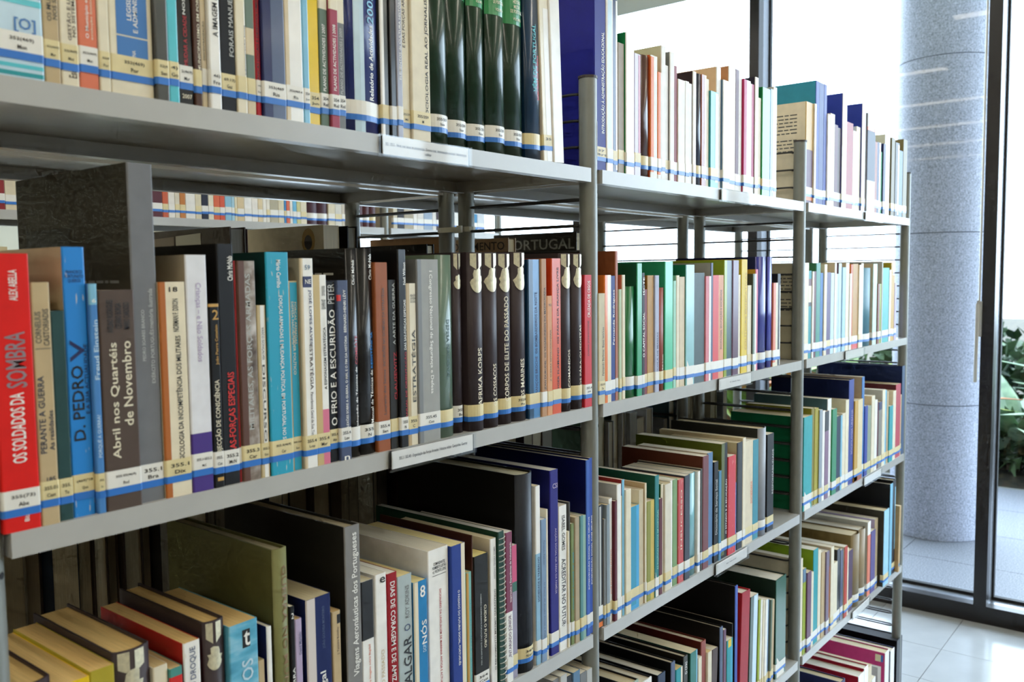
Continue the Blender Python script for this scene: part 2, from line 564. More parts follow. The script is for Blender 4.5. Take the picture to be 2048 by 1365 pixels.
for k in range(4):
    a0, a1 = math.radians(-72 + 13 * k), math.radians(-72 + 13 * (k + 1))
    R_ = .01485
    m.face([(R_ * math.cos(a0), R_ * math.sin(a0), -.03), (R_ * math.cos(a1), R_ * math.sin(a1), -.03), (R_ * math.cos(a1), R_ * math.sin(a1), .03), (R_ * math.cos(a0), R_ * math.sin(a0), .03)])
m.build('paper', material('sticker paper', 'dcd9cc', rough=.6, noise=.02), t)
vs, fs, _ = text_geo('outubro')
m = MB(); m.v = [(.0151 * math.cos(math.radians(-46 - 14 * (v[1] - .5))), .0151 * math.sin(math.radians(-46 - 14 * (v[1] - .5))), -.024 + .04 * v[0]) for v in vs]; m.f = list(fs); m.mi = [0] * len(fs)
m.build('handwriting', material('ink grey', '4a4a4a', noise=0), t)

# shelf signs
def sign(x0, x1, shelf, text, where):
    w = x1 - x0
    t = thing('shelf_sign', (x0, 0, Z[shelf]), 'clear acrylic sign holder with white card on %s' % where, 'sign', 'shelf signs')
    m = MB(); m.box((.0, -.0022, -.024), (w, -.0006, .0008)); m.box((0, -.0075, -.0255), (w, -.0006, -.0242))
    m.box((0, -.0075, -.0242), (.0018, -.0022, .0008)); m.box((w - .0018, -.0075, -.0242), (w, -.0022, .0008))
    m.box((.0018, -.0075, -.0242), (w - .0018, -.0066, -.0008))
    m.build('holder', ACRYLIC, t)
    m = MB(); m.box((.004, -.0040, -.0225), (w - .004, -.0030, -.0012)); m.build('card', PAPER, t)
    for (s, xa, xb, za, zb) in text:
        vs, fs, _ = text_geo(s)
        m = MB(); m.v = [(w * (xa + (xb - xa) * v[0]), -.00425, za + (zb - za) * v[1]) for v in vs]; m.f = list(fs); m.mi = [0] * len(fs)
        m.build('lettering', material('print grey', '50525a', noise=0), t)
sign(.436, .594, 1, [('352 / 355.2 - Níveis mais baixos da administração. Governo local. Administração municipal / Administração', .05, .95, -.0135, -.0088), ('militar', .47, .54, -.0182, -.0148)], 'the nearest top shelf')
sign(.440, .595, 2, [('355.3 / 355.48 - Organização das Forças Armadas / História militar. Campanhas. Guerras', .1, .9, -.0138, -.0088)], 'the nearest second shelf')
sign(1.334, 1.490, 1, [], 'the middle top shelf')
sign(1.328, 1.488, 2, [('37 - Educação. Ensino', .33, .64, -.0128, -.0095)], 'the middle second shelf')
sign(1.320, 1.475, 3, [('364 - Ação social', .32, .62, -.0128, -.0095)], 'the middle third shelf')
sign(2.230, 2.386, 1, [], 'the far top shelf')
sign(2.085, 2.242, 2, [], 'the far second shelf')
sign(2.263, 2.428, 3, [], 'the far third shelf')
sign(2.18, 2.335, 4, [], 'the far fourth shelf')

# ------------------------------------------------------------------ books
def cover_mat(c, gl, wear=0, mot=0):
    if mot == 1:
        return ramp_material('mottled cover', [(0.3, '4a3c34'), (0.48, '8a7c70'), (0.62, 'b5aca4'), (0.75, 'd2ccc6')], 55, rough=.35)
    if mot == 2:
        return ramp_material('blue cloudy cover', [(0.3, '3f8fb0'), (0.5, '62b3d0'), (0.7, 'a8d4e2')], 22, rough=.35, stretch=(1, 1, 3))
    if wear:
        return ramp_material('worn cover ' + c, [(0.2, c), (0.66, c), (0.74, 'e2d8c4')], 90, rough=.4, stretch=(4, 4, .5))
    if gl:
        return material('laminated cover', c, rough=.28, coat=.35, noise=.05, scale=40, bump=.06, spec=.3)
    return material('printed cover', c, rough=.45, noise=.06, scale=50, spec=.28)
def page_mat(c):
    return material('page edges', c, rough=.8, noise=.13, scale=260, stretch=(6, .08, .08), bump=.15)
INK = lambda c: material('print', c, rough=.45, noise=0)
LABW, LABY = material('label paper', 'e9e6dd', rough=.4, noise=.03), material('yellowed label paper', 'dfcf9c', rough=.4, noise=.06)
BLUE_T = material('blue tape', '2f74c6', rough=.35, noise=.05)
FOIL = material('pale gold foil', 'd8d0b2', rough=.35, metal=.35, noise=.15, scale=200)

def profile(w, sag, r, n):
    """outer outline of the spine, left to right"""
    pts = []
    if sag > 0:
        for i in range(n + 1):
            u = -w / 2 + w * i / n
            pts.append((u, sag * (2 * u / w) ** 2))
    else:
        r = min(r, w * .3)
        pts = [(-w / 2, r), (-w / 2 + r * .3, r * .3), (-w / 2 + r, 0), (w / 2 - r, 0), (w / 2 - r * .3, r * .3), (w / 2, r)]
    return pts

def interp(pts, u):
    if u <= pts[0][0]:
        return pts[0][1]
    for a, b in zip(pts, pts[1:]):
        if u <= b[0]:
            return a[1] + (b[1] - a[1]) * (u - a[0]) / max(1e-9, b[0] - a[0])
    return pts[-1][1]

def patch(name, pts, w, u0, u1, z0, z1, off, mt, parent, wrap=0.0):
    """print or paper following the spine between u0..u1"""
    us = [u0] + [p[0] for p in pts if u0 < p[0] < u1] + [u1]
    line = [(u, interp(pts, u) - off) for u in us]
    e = off
    if u0 <= -w / 2 + 1e-6:
        line[0] = (-w / 2 - e, pts[0][1])
        if wrap:
            line.insert(0, (-w / 2 - e, pts[0][1] + wrap))
    if u1 >= w / 2 - 1e-6:
        line[-1] = (w / 2 + e, pts[-1][1])
        if wrap:
            line.append((w / 2 + e, pts[-1][1] + wrap))
    m = MB()
    for a, b in zip(line, line[1:]):
        m.face([(a[0], a[1], z0), (b[0], b[1], z0), (b[0], b[1], z1), (a[0], a[1], z1)])
    return m.build(name, mt, parent)

def letter(name, s, pts, w, h, z0, z1, u0, u1, d, mt, parent, off=.00045):
    vs, fs, asp = text_geo(s)
    m = MB()
    for tx, ty in vs:
        if d == 'u':
            z = z0 + tx * (z1 - z0); u = u1 - ty * (u1 - u0)
        elif d == 'd':
            z = z1 - tx * (z1 - z0); u = u0 + ty * (u1 - u0)
        else:
            u = u0 + tx * (u1 - u0); z = z0 + ty * (z1 - z0)
        m.v.append((u, interp(pts, u) - off, z))
    m.f = list(fs); m.mi = [0] * len(fs)
    return m.build(name, mt, parent)

def make_book(x0, x1, h, c, s, z, label, group, side=None, t=(), b=(), l=None, kind='p', rnd=0.0, d=None, lean=0.0, gl=0, pg=None,
              code=None, wear=0, mot=0, emb=0, spiral=0, cross=0, blurb=None, plate=0, barcode=0, covertxt=None, wedge=None, back=False, yback=.59):
    w = max(.0018, x1 - x0)
    hard = kind == 'h'
    what = next((q for q in ('binder', 'folder', 'box file', 'portfolio') if q in label), 'book')
    root = thing(what.replace(' ', '_'), ((x0 + x1) / 2, s, z), label, what, group)
    if lean:
        root.rotation_euler = (0, math.radians(lean), 0)
        root.location.z += abs(math.sin(math.radians(lean))) * w / 2 + .0003
    if back:
        root.location.y = yback
        root.rotation_euler = (0, 0, math.pi)
    d = d or min(.245, max(.1, h * .70))
    d = min(d, .268 if not back else .262)
    sag = rnd * .28 * w
    pts = profile(w, sag, .0014, 8)
    tb = min(.0022 if hard else .0007, w * .18)
    yl = pts[0][1]
    side = side or c
    # ---- cover
    outer = [(-w / 2, d)] + pts + [(w / 2, d)]
    inner = [(-w / 2 + tb, d)] + [(max(-w / 2 + tb, min(w / 2 - tb, p[0])), p[1] + tb * (1.0 if sag or abs(p[0]) < w / 2 - .002 else 1.0)) for p in pts] + [(w / 2 - tb, d)]
    m = MB(); n = len(outer)
    for p in outer: m.v.append((p[0], p[1], 0))
    for p in outer: m.v.append((p[0], p[1], h))
    for p in inner: m.v.append((p[0], p[1], 0))
    for p in inner: m.v.append((p[0], p[1], h))
    for i in range(n - 1):
        mi = 1 if i in (0, n - 2) else 0
        m.f.append((i, i + 1, n + i + 1, n + i)); m.mi.append(mi)
        m.f.append((2 * n + i + 1, 2 * n + i, 3 * n + i, 3 * n + i + 1)); m.mi.append(1)
        m.f.append((n + i, n + i + 1, 3 * n + i + 1, 3 * n + i)); m.mi.append(mi)
        m.f.append((i + 1, i, 2 * n + i, 2 * n + i + 1)); m.mi.append(mi)
    for i in (0, n - 1):
        q = (i, n + i, 3 * n + i, 2 * n + i)
        m.f.append(q if i == 0 else q[::-1]); m.mi.append(1)
    cov = m.build('cover', [cover_mat(c, gl, wear, mot), cover_mat(side, gl and side == c)], root)
    if sag:
        for p in cov.data.polygons:
            nx = p.normal
            p.use_smooth = p.material_index == 0 and abs(nx.z) < .5
    # ---- pages
    pz = .003 if hard else .0004
    m = MB(); m.box((-w / 2 + tb * 1.02, sag + tb * 1.2 + .0006, pz), (w / 2 - tb * 1.02, d - (.003 if hard else .0006), h - pz))
    m.build('pages', page_mat(pg or rng.choice(('e3d8bd', 'e9e2cf', 'dccba4', 'e6dcc4'))), root)
    # ---- colour bands and print
    for (z0, z1, bc, u0, u1) in b:
        patch('colour_band', pts, w, u0 * w, u1 * w, z0 * h, z1 * h, .0002, INK(bc) if not gl else cover_mat(bc, gl), root)
    if wedge:
        m = MB(); q = .24 * h
        m.face([(-w / 2 - .0002, yl + .0001, 0.0005), (w / 2 + .0002, yl + .0001, .0005), (-w / 2 - .0002, yl + .0001, q)])
        for k in range(6):
            ua, ub = -w / 2 + w * k / 6, -w / 2 + w * (k + 1) / 6
            za, zb = q * (1 - k / 6), q * (1 - (k + 1) / 6)
            m.face([(ua, interp(pts, ua) - .00025, .0004), (ub, interp(pts, ub) - .00025, .0004), (ub, interp(pts, ub) - .00025, zb + .0005), (ua, interp(pts, ua) - .00025, za + .0005)])
        m.f = m.f[1:]; m.mi = m.mi[1:]
        m.build('colour_wedge', INK('ebe6da'), root)
    for (s_, z0, z1, u0, u1, tc, dr) in t:
        if rnd >= .6:
            u0, u1 = max(-.48, u0 - .17), u1 - .17
        letter('title', s_, pts, w, h, z0 * h, z1 * h, u0 * w, u1 * w, dr, INK(tc), root, .00045 + sag * min(.25, ((u1 - u0) * (1 if dr == 'h' else .8)) ** 2))
    if emb:
        er = random.Random(emb)
        uc = -.04 * w
        for k, (ua, ub) in enumerate(((-.30, -.06), (.06, .30))):
            m = MB(); zt = h - .0015; zb = h - .017; zp = h - .023
            u0, u1 = uc + ua * w * 1.15, uc + ub * w * 1.15
            pa, pb = (zb, zp) if k == 0 else (zp, zb)
            m.face([(u0, interp(pts, u0) - .0006, pa), (u1, interp(pts, u1) - .0006, pb), (u1, interp(pts, u1) - .0006, zt), (u0, interp(pts, u0) - .0006, zt)])
            m.build('foil_ribbon', FOIL, root)
        m = MB(); zc = h - .040; ra = min(.014, w * .37); ring = []
        for k in range(22):
            a = 2 * math.pi * k / 22
            rr_ = ra * (.72 + .42 * er.random() if math.sin(a) > -.2 else .98)
            if abs(a - math.pi / 2) < .5: rr_ = ra * (1.15 + .3 * er.random())
            u = uc + rr_ * math.cos(a) * .95
            ring.append((u, interp(pts, u) - .00045, zc + rr_ * math.sin(a) * 1.25))
        eo = .0005 + sag * .05
        def mid(q, f):
            u = uc + (q[0] - uc) * f
            return (u, interp(pts, u) - eo, zc + (q[2] - zc) * f)
        cc = (uc, interp(pts, uc) - eo, zc)
        for k in range(22):
            a_, b_ = ring[k], ring[(k + 1) % 22]
            m.face([cc, mid(a_, .33), mid(b_, .33)])
            m.face([mid(a_, .33), mid(a_, .67), mid(b_, .67), mid(b_, .33)])
            m.face([mid(a_, .67), mid(a_, 1), mid(b_, 1), mid(b_, .67)])
        m.build('foil_emblem', FOIL, root)
    # ---- library label
    if l:
        zb = .0125 + rng.random() * .003
        wr = min(.008, d * .2)
        lm = LABW if l == 'w' else LABY
        lab_o = patch('shelfmark_label', pts, w, -w / 2, w / 2, zb, zb + .0225, .00055, lm, root, wr)
        patch('blue_band', pts, w, -w / 2, w / 2, zb, zb + .0066, .00075, BLUE_T, lab_o, wr)
        if code:
            ln = code.split('\n')
            ww = w * .72 if len(ln[0]) > 4 else w * .6
            ww = min(ww, .019)
            hh = min(.0036, ww / max(2, len(ln[0])) * 1.7)
            for k, s_ in enumerate(ln):
                cw = ww * len(s_) / max(len(ln[0]), 1)
                u_c = .04 * w
                letter('shelfmark', s_, pts, w, h, zb + .0165 - k * .0062 - hh / 2, zb + .0165 - k * .0062 + hh / 2, u_c - cw / 2, u_c + cw / 2, 'h', INK('2c2a28'), lab_o, .0010)
    # ---- things printed or stuck on the visible (left) cover
    xs = -w / 2 - .00025
    def sidepatch(name, ya, yb, za, zb, col, parent=root, x=xs):
        mm = MB(); mm.face([(x, yb, za), (x, ya, za), (x, ya, zb), (x, yb, zb)])
        return mm.build(name, INK(col), parent)
    if cross:
        sidepatch('cross', .028, .036, h - .075, h - .012, '3a8fa0'); sidepatch('cross', .017, .047, h - .028, h - .022, '3a8fa0')
    if plate:
        p_ = sidepatch('cover_photograph', .115, .215, h - .2, h - .055, '14130f')
        for k in range(3):
            sidepatch('photograph_detail', .13 + .02 * k, .138 + .02 * k, h - .19, h - .08 - .01 * k, 'a9a294', p_, xs - .0002)
    if blurb:
        mm = MB(); br = random.Random(int(h * 1e5))
        zt_ = h - (.11 if plate else .03)
        for k in range(11 if not plate else 5):
            zz_ = zt_ - k * .0085
            if zz_ < .05 or k in (6,):
                continue
            a = .022
            while a < d * .72:
                q_ = .006 + .012 * br.random()
                mm.face([(xs, a + q_, zz_), (xs, a, zz_), (xs, a, zz_ + .0026), (xs, a + q_, zz_ + .0026)])
                a += q_ + .003
        o = mm.build('printed_lines', INK(blurb), root); o['kind'] = 'stuff'
    if barcode:
        st = sidepatch('barcode_sticker', .012, .05, h - .115, h - .045, 'e8e6e2')
        mm = MB()
        for k in range(14):
            zz_ = h - .110 + k * .0043
            mm.face([(xs - .0002, .042, zz_), (xs - .0002, .022, zz_), (xs - .0002, .022, zz_ + .002), (xs - .0002, .042, zz_ + .002)])
        o = mm.build('barcode_bars', INK('3a3a3a'), st); o['kind'] = 'stuff'
        st = sidepatch('shelfmark_label', .006, .03, h - .03, h - .008, 'd8cfa8'); sidepatch('blue_band', .006, .013, h - .03, h - .008, '2f64b0', st, xs - .0002)
    if covertxt:
        s_, ya, yb, za, zb, col_ = covertxt if isinstance(covertxt, tuple) else (covertxt, .035, .055, h - .032, h - .026, 'c9b8a0')
        vs, fs, _ = text_geo(s_)
        mm = MB()
        if back:
            mm.v = [(w / 2 + .0003, ya + (yb - ya) * tx, za + (zb - za) * ty) for tx, ty in vs]
        else:
            mm.v = [(xs, yb - (yb - ya) * tx, za + (zb - za) * ty) for tx, ty in vs]
        mm.f = list(fs); mm.mi = [0] * len(fs)
        mm.build('cover_lettering', INK(col_), root)
    if spiral:
        mm = MB(); path = []
        R_ = w * .42
        turns = int(h / .0085)
        for k in range(turns * 8):
            a = 2 * math.pi * k / 8
            path.append((R_ * math.cos(a), .002 + R_ * .7 * math.sin(a) - .003, .006 + (h - .012) * k / (turns * 8)))
        mm.tube(path, .0007, 4); mm.build('spiral_wire', material('white coated wire', 'c9c9c6', rough=.3, noise=0), root)
    return root

BOOKS = {
 'A1': [
  dict(x0=25.0,x1=62.8,h=240.0,c='c3dcea',s=3.6,t=[('[O]', 0.156, 0.206, -0.1, 0.35, '3f78b8', 'h')],b=[(0.28, 0.329, '3f78b8', -0.5, 0.5), (0.25, 0.271, '59c4d0', -0.5, 0.5), (0.035, 0.049, '59c4d0', -0.5, 0.5), (0.008, 0.023, '2b9aa3', -0.5, 0.5)],l='w',n='broad pale blue glossy illustrated spine, first from left, top shelf, nearest bay',code='352(469)\nMon',gl=1),
  dict(x0=63.3,x1=76.8,h=210.0,c='c2ab84',s=4.2,t=[('OS MUNICÍPIOS\nNOS SÉCULOS', 0.247, 0.446, -0.3, 0.4, '4c4d4a', 'u')],l='y',n='tan paperback with dark grey lettering, second from left, top shelf, nearest bay',code='52(469)\nMor'),
  dict(x0=77.3,x1=92.6,h=210.0,c='e6dcc2',s=4.5,t=[('GESTÃO E LEGITIMIDADE\nNO SISTEMA POLÍTICO', 0.186, 0.523, -0.1, 0.38, '564840', 'u'), ('Esc', 0.036, 0.068, -0.1, 0.35, '564840', 'u')],l='y',n='cream paperback with brown lettering, third from left, top shelf, nearest bay',code='52(469)\nMoz'),
  dict(x0=93.1,x1=110.1,h=220.0,c='dd7b5d',s=5.2,t=[('O Município em Portugal', 0.2, 0.462, -0.12, 0.1, 'f1efe9', 'u'), ('evolução histórica', 0.197, 0.386, 0.15, 0.28, 'e6dcc2', 'u')],l='w',n='salmon paperback with white lettering, fourth from left, top shelf, nearest bay',code='352(469)\nMun'),
  dict(x0=110.6,x1=120.5,h=215.0,c='e6dcc2',s=4.2,l='y',n='cream paperback, fifth from left, top shelf, nearest bay',code='52(4\nPor'),
  dict(x0=121.0,x1=161.8,h=225.0,c='e6dcc2',s=5.1,t=[('LEGISLAÇÃO\nE ADMINISTRAÇÃO', 0.255, 0.517, -0.12, 0.18, 'f1efe9', 'u'), ('INA', 0.156, 0.184, 0, 0.08, 'f1efe9', 'u')],b=[(0.239, 0.536, '3f78b8', -0.34, 0.38), (0.14, 0.233, '3f78b8', -0.34, 0.38)],l='y',n='wide cream spine with blue title panel, sixth from left, top shelf, nearest bay',code='352(469)\nPor'),
  dict(x0=162.3,x1=174.9,h=240.0,c='4c4d4a',s=0.6,l='y',n='dark grey paperback, seventh from left, top shelf, nearest bay',code='52(4\nSan',gl=1),
  dict(x0=175.4,x1=186.4,h=240.0,c='59c4d0',s=2.8,l='y',n='aqua paperback, eighth from left, top shelf, nearest bay',gl=1,code='4)\nGo'),
  dict(x0=186.9,x1=202.7,h=230.0,c='141416',s=5.2,t=[('NOS PAÇOS', 0.369, 0.546, -0.1, 0.12, 'f1efe9', 'u'), ('MUDAR A CIDADE', 0.162, 0.365, -0.1, 0.15, 'b3202c', 'u'), ('2007', 0.026, 0.044, -0.3, 0.35, 'e6dcc2', 'h')],l='w',n='black paperback with white lettering, ninth from left, top shelf, nearest bay',gl=1,code='2(469)\nMur'),
  dict(x0=203.2,x1=211.0,h=220.0,c='4a2a1e',s=3.7,t=[('MUNICIPALISMO EM PORTUGAL NO SÉCULO', 0.154, 0.712, -0.1, 0.35, 'e6dcc2', 'u')],l='y',n='slim chocolate paperback with cream lettering, tenth from left, top shelf, nearest bay',gl=1),
  dict(x0=211.5,x1=217.8,h=210.0,c='d8c7a6',s=5.0,t=[('DESCENTRALIZAÇÃO', 0.217, 0.393, -0.2, 0.25, '4c4d4a', 'u')],l='w',n='slim beige paperback with dark grey lettering, 11th from left, top shelf, nearest bay',gl=1),
  dict(x0=218.3,x1=230.8,h=230.0,c='f1efe9',s=1.1,t=[('A IMAGEM DA', 0.302, 0.497, -0.15, 0.3, '141416', 'u')],l='w',n='white paperback with black lettering, 12th from left, top shelf, nearest bay',code='46)\nFre',gl=1),
  dict(x0=231.3,x1=248.5,h=230.0,c='141416',s=2.8,t=[('FORAIS MANUELINOS', 0.235, 0.575, 0.1, 0.4, 'b9bab6', 'u')],l='y',n='black paperback with light grey lettering, 13th from left, top shelf, nearest bay',code='69.13)\nGuz'),
  dict(x0=249.0,x1=260.8,h=235.0,c='e6dcc2',s=1.7,t=[('administração local', 0.162, 0.371, 0.3, 0.45, '1c2557', 'u')],l='y',n='cream paperback with navy lettering, 14th from left, top shelf, nearest bay',gl=1),
  dict(x0=261.3,x1=272.1,h=230.0,c='d8c7a6',s=3.2,b=[(0.377, 0.519, '66796a', -0.5, 0.4), (0.131, 0.261, '66796a', -0.5, 0.4)],l='y',n='beige paperback, 15th from left, top shelf, nearest bay'),
  dict(x0=272.6,x1=278.8,h=210.0,c='b3202c',s=3.4,t=[('FINANÇAS LOCAIS E DESENVOLVIMENTO', 0.138, 0.602, -0.3, 0.3, '141416', 'u')],l='w',n='slim crimson paperback with black lettering, 16th from left, top shelf, nearest bay',code='(46\nPer'),
  dict(x0=279.3,x1=307.6,h=230.0,c='1c2557',s=0.6,b=[(0, 0.655, '55627f', -0.1, 0.46)],l='w',n='navy paperback, 17th from left, top shelf, nearest bay',code='353(469\nRis',gl=1),
  dict(x0=308.1,x1=331.1,h=240.0,c='f1efe9',s=1.6,b=[(0.003, 0.656, 'd8c7a6', -0.5, -0.25)],l='w',n='white paperback, 18th from left, top shelf, nearest bay',code='353(469.4\nRis',gl=1),
  dict(x0=331.6,x1=340.1,h=220.0,c='7fbcd8',s=1.9,l='w',n='slim light blue paperback, 19th from left, top shelf, nearest bay',code='354\nJun',gl=1),
  dict(x0=340.6,x1=356.2,h=225.0,c='e9c41c',s=5.1,l='y',n='yellow paperback, 20th from left, top shelf, nearest bay',code='354\nJun',gl=1),
  dict(x0=356.7,x1=368.5,h=240.0,c='66796a',s=4.3,t=[('PLANO DE ACTIVIDADES | 2007', 0.161, 0.462, -0.2, 0.25, 'f1efe9', 'u')],b=[(0.529, 0.702, 'e6dcc2', -0.5, 0.5)],l='w',n='grey green paperback with white lettering, 21st from left, top shelf, nearest bay',code='354\nRel'),
  dict(x0=369.0,x1=381.0,h=240.0,c='a4475a',s=1.3,t=[('PLANO DE ACTIVIDADES | 2008', 0.169, 0.468, -0.2, 0.25, 'f1efe9', 'u')],b=[(0.536, 0.715, 'e6dcc2', -0.5, 0.5)],l='w',n='pink paperback with white lettering, 22nd from left, top shelf, nearest bay',code='354\nRel'),
  dict(x0=381.5,x1=392.6,h=240.0,c='7b7d7e',s=4.5,t=[('PLANO DE ACTIVIDADES | 2009', 0.163, 0.465, -0.2, 0.25, 'b9bab6', 'u')],b=[(0.488, 0.728, 'e6dcc2', -0.5, 0.5)],l='w',n='grey paperback with light grey lettering, 23rd from left, top shelf, nearest bay',code='354\nRel'),
  dict(x0=393.1,x1=446.1,h=250.0,c='23306f',s=1.2,t=[('Relatório de Actividades', 0.151, 0.491, 0.12, 0.26, 'f1efe9', 'u'), ('2003', 0.5, 0.634, 0.08, 0.3, '7fbcd8', 'u')],b=[(0, 0.798, 'c3dcea', -0.28, -0.02)],l='w',n='broad navy annual report spine with white stripe, 24th from left, top shelf, nearest bay',gl=1,rnd=0.5),
  dict(x0=446.6,x1=459.0,h=230.0,c='4c4d4a',s=3.6,b=[(0, 0.832, 'f1efe9', -0.5, -0.1)],l='y',n='dark grey paperback, 25th from left, top shelf, nearest bay',gl=1),
  dict(x0=459.5,x1=468.8,h=230.0,c='141416',s=1.1,l='w',n='black paperback, 26th from left, top shelf, nearest bay',gl=1),
  dict(x0=469.3,x1=478.8,h=225.0,c='9a9aa8',s=0.5,t=[('ELEMENTOS de CULTURA HISTÓRICA, POLÍTICA E SOCIAL', 0.306, 1, -0.2, 0.3, 'f1efe9', 'u')],l='w',n='light grey paperback with white lettering, 27th from left, top shelf, nearest bay',gl=1),
  dict(x0=479.3,x1=494.9,h=220.0,c='e6dcc2',s=4.9,t=[('E DAS FORÇAS ARMADAS', 0.497, 0.857, -0.25, 0.1, '564840', 'u')],l='y',n='cream paperback with brown lettering, 28th from left, top shelf, nearest bay',code='355/359\nMil'),
  dict(x0=495.4,x1=527.0,h=220.0,c='e6dcc2',s=1.5,t=[('SOCIOLOGIA REAL AO JORNALISMO', 0.126, 0.857, 0.22, 0.42, '141416', 'u')],l='y',n='cream paperback with black lettering, 29th from left, top shelf, nearest bay',code='355/359\nM'),
  dict(x0=527.5,x1=565.9,h=262.0,c='173324',s=1.6,t=[('HISTÓRIA\nMILITAR\nDE PORTUGAL', 0.753, 0.818, -0.1, 0.42, 'e6dcc2', 'h'), ('VOLUME 1', 0.72, 0.734, 0.0, 0.4, 'e6dcc2', 'h')],b=[(0.702, 0.873, '1f8a4c', -0.5, 0.5)],l='w',n='dark green glossy hardback history volume, 30th from left, top shelf, nearest bay',kind='h',rnd=0.75,gl=1,code='355/359\nNov'),
  dict(x0=566.4,x1=606.7,h=262.0,c='173324',s=5.4,t=[('HISTÓRIA\nMILITAR\nDE PORTUGAL', 0.78, 0.847, -0.1, 0.42, 'e6dcc2', 'h'), ('VOLUME 2', 0.747, 0.761, 0.0, 0.4, 'e6dcc2', 'h')],b=[(0.727, 0.904, '1f8a4c', -0.5, 0.5)],l='w',n='dark green glossy hardback history volume, 31st from left, top shelf, nearest bay',kind='h',rnd=0.75,gl=1,code='355/359\nNov'),
  dict(x0=607.2,x1=641.9,h=262.0,c='173324',s=4.9,t=[('HISTÓRIA\nMILITAR\nDE PORTUGAL', 0.771, 0.84, -0.1, 0.42, 'e6dcc2', 'h'), ('VOLUME 3', 0.737, 0.751, 0.0, 0.4, 'e6dcc2', 'h')],b=[(0.717, 0.898, '1f8a4c', -0.5, 0.5)],l='w',n='dark green glossy hardback history volume, 32nd from left, top shelf, nearest bay',kind='h',rnd=0.75,gl=1,code='355/359\nNov'),
  dict(x0=642.4,x1=682.3,h=258.0,c='173324',s=1.9,t=[('HISTÓRIA\nMILITAR\nDE PORTUGAL', 0.771, 0.843, -0.1, 0.42, 'e6dcc2', 'h'), ('VOLUME 4', 0.735, 0.751, 0.0, 0.4, 'e6dcc2', 'h')],b=[(0.715, 0.904, '1f8a4c', -0.5, 0.5)],l='w',n='dark green glossy hardback history volume, 33rd from left, top shelf, nearest bay',kind='h',rnd=0.75,gl=1,code='355/359\nNov'),
  dict(x0=682.8,x1=727.7,h=258.0,c='173324',s=5.3,t=[('HISTÓRIA\nMILITAR\nDE PORTUGAL', 0.761, 0.835, -0.1, 0.42, 'e6dcc2', 'h'), ('VOLUME 5', 0.725, 0.74, 0.0, 0.4, 'e6dcc2', 'h')],b=[(0.704, 0.898, '1f8a4c', -0.5, 0.5)],l='w',n='dark green glossy hardback history volume, 34th from left, top shelf, nearest bay',kind='h',rnd=0.75,gl=1,code='355/359\nNov'),
  dict(x0=728.2,x1=764.7,h=250.0,c='153450',s=3.2,t=[('VÊM DE PORTUGAL', 0.382, 0.761, 0.0, 0.25, '59c4d0', 'u'), ('MEMÓRIAS DA GUERRA', 0.34, 0.593, 0.28, 0.45, 'de1d17', 'u')],l='y',n='thick navy paperback with aqua lettering, 35th from left, top shelf, nearest bay',rnd=0.6,gl=1,lean=-0.8),
  dict(x0=765.9,x1=788.2,h=232.0,c='e6dcc2',s=3.9,b=[(0, 0.939, 'f1efe9', -0.1, 0.5)],l='y',n='cream paperback, 36th from left, top shelf, nearest bay',lean=-2.6,code='35',gl=1),
  dict(x0=788.7,x1=813.7,h=240.0,c='f1efe9',s=1.5,n='leaning white thin paperback at the gap, 37th from left, top shelf, nearest bay',lean=-2.6,gl=1),
 ],
 'B1': [
  dict(x0=902.1,x1=934.9,h=320.0,c='161c86',s=5.2,t=[('INTRODUÇÃO À ADMINISTRAÇÃO EDUCACIONAL', 0.183, 0.678, 0.05, 0.4, 'f1efe9', 'u')],l='y',n='very tall royal blue binder beside the post, first from left, top shelf, middle bay',kind='h',d=0.27,code='37\nBri'),
  dict(x0=935.4,x1=955.2,h=320.0,c='f1efe9',s=4.0,b=[(0.108, 0.846, 'c3dcea', -0.3, 0.3)],l='w',n='tall white paperback, second from left, top shelf, middle bay',gl=1),
  dict(x0=955.7,x1=970.5,h=320.0,c='1c2557',s=5.3,b=[(0.013, 0.859, 'f1efe9', 0.1, 0.5)],l='y',n='tall navy paperback, third from left, top shelf, middle bay',gl=1),
  dict(x0=971.0,x1=990.8,h=210.5,c='a39684',s=5.0,side='b59a6a',l='y',n='sand paperback, fourth from left, top shelf, middle bay'),
  dict(x0=991.3,x1=1017.9,h=230.4,c='f1efe9',s=2.0,side='1f8a4c',l='w',n='white paperback with green cover, fifth from left, top shelf, middle bay',gl=1),
  dict(x0=1018.4,x1=1039.3,h=201.8,c='b7a7c4',s=2.3,b=[(0.09, 0.992, 'b3202c', 0.1, 0.4)],l='y',n='lilac paperback, sixth from left, top shelf, middle bay',gl=1),
  dict(x0=1039.8,x1=1069.6,h=204.0,c='4a2a1e',s=1.3,l='y',n='chocolate paperback, seventh from left, top shelf, middle bay',rnd=0.5,gl=1),
  dict(x0=1070.1,x1=1093.8,h=208.2,c='f0efe8',s=1.2,side='d95a2a',b=[(0.048, 0.988, 'e8792b', -0.5, -0.05)],l='w',n='white paperback with orange cover, eighth from left, top shelf, middle bay'),
  dict(x0=1094.3,x1=1108.0,h=183.6,c='f1efe9',s=0.8,side='d95a2a',b=[(0.04, 1, 'e8792b', -0.5, 0.2)],l='w',n='white paperback with orange cover, ninth from left, top shelf, middle bay'),
  dict(x0=1108.5,x1=1124.1,h=231.6,c='f1efe9',s=2.0,side='d2d0b0',l='w',n='white paperback with beige cover, tenth from left, top shelf, middle bay'),
  dict(x0=1124.6,x1=1136.8,h=200.7,c='f1efe9',s=3.5,side='1c2557',l='y',n='white paperback with navy cover, 11th from left, top shelf, middle bay'),
  dict(x0=1137.3,x1=1153.4,h=225.9,c='f1efe9',s=0.5,side='7b7d7e',l='w',n='white paperback with grey cover, 12th from left, top shelf, middle bay'),
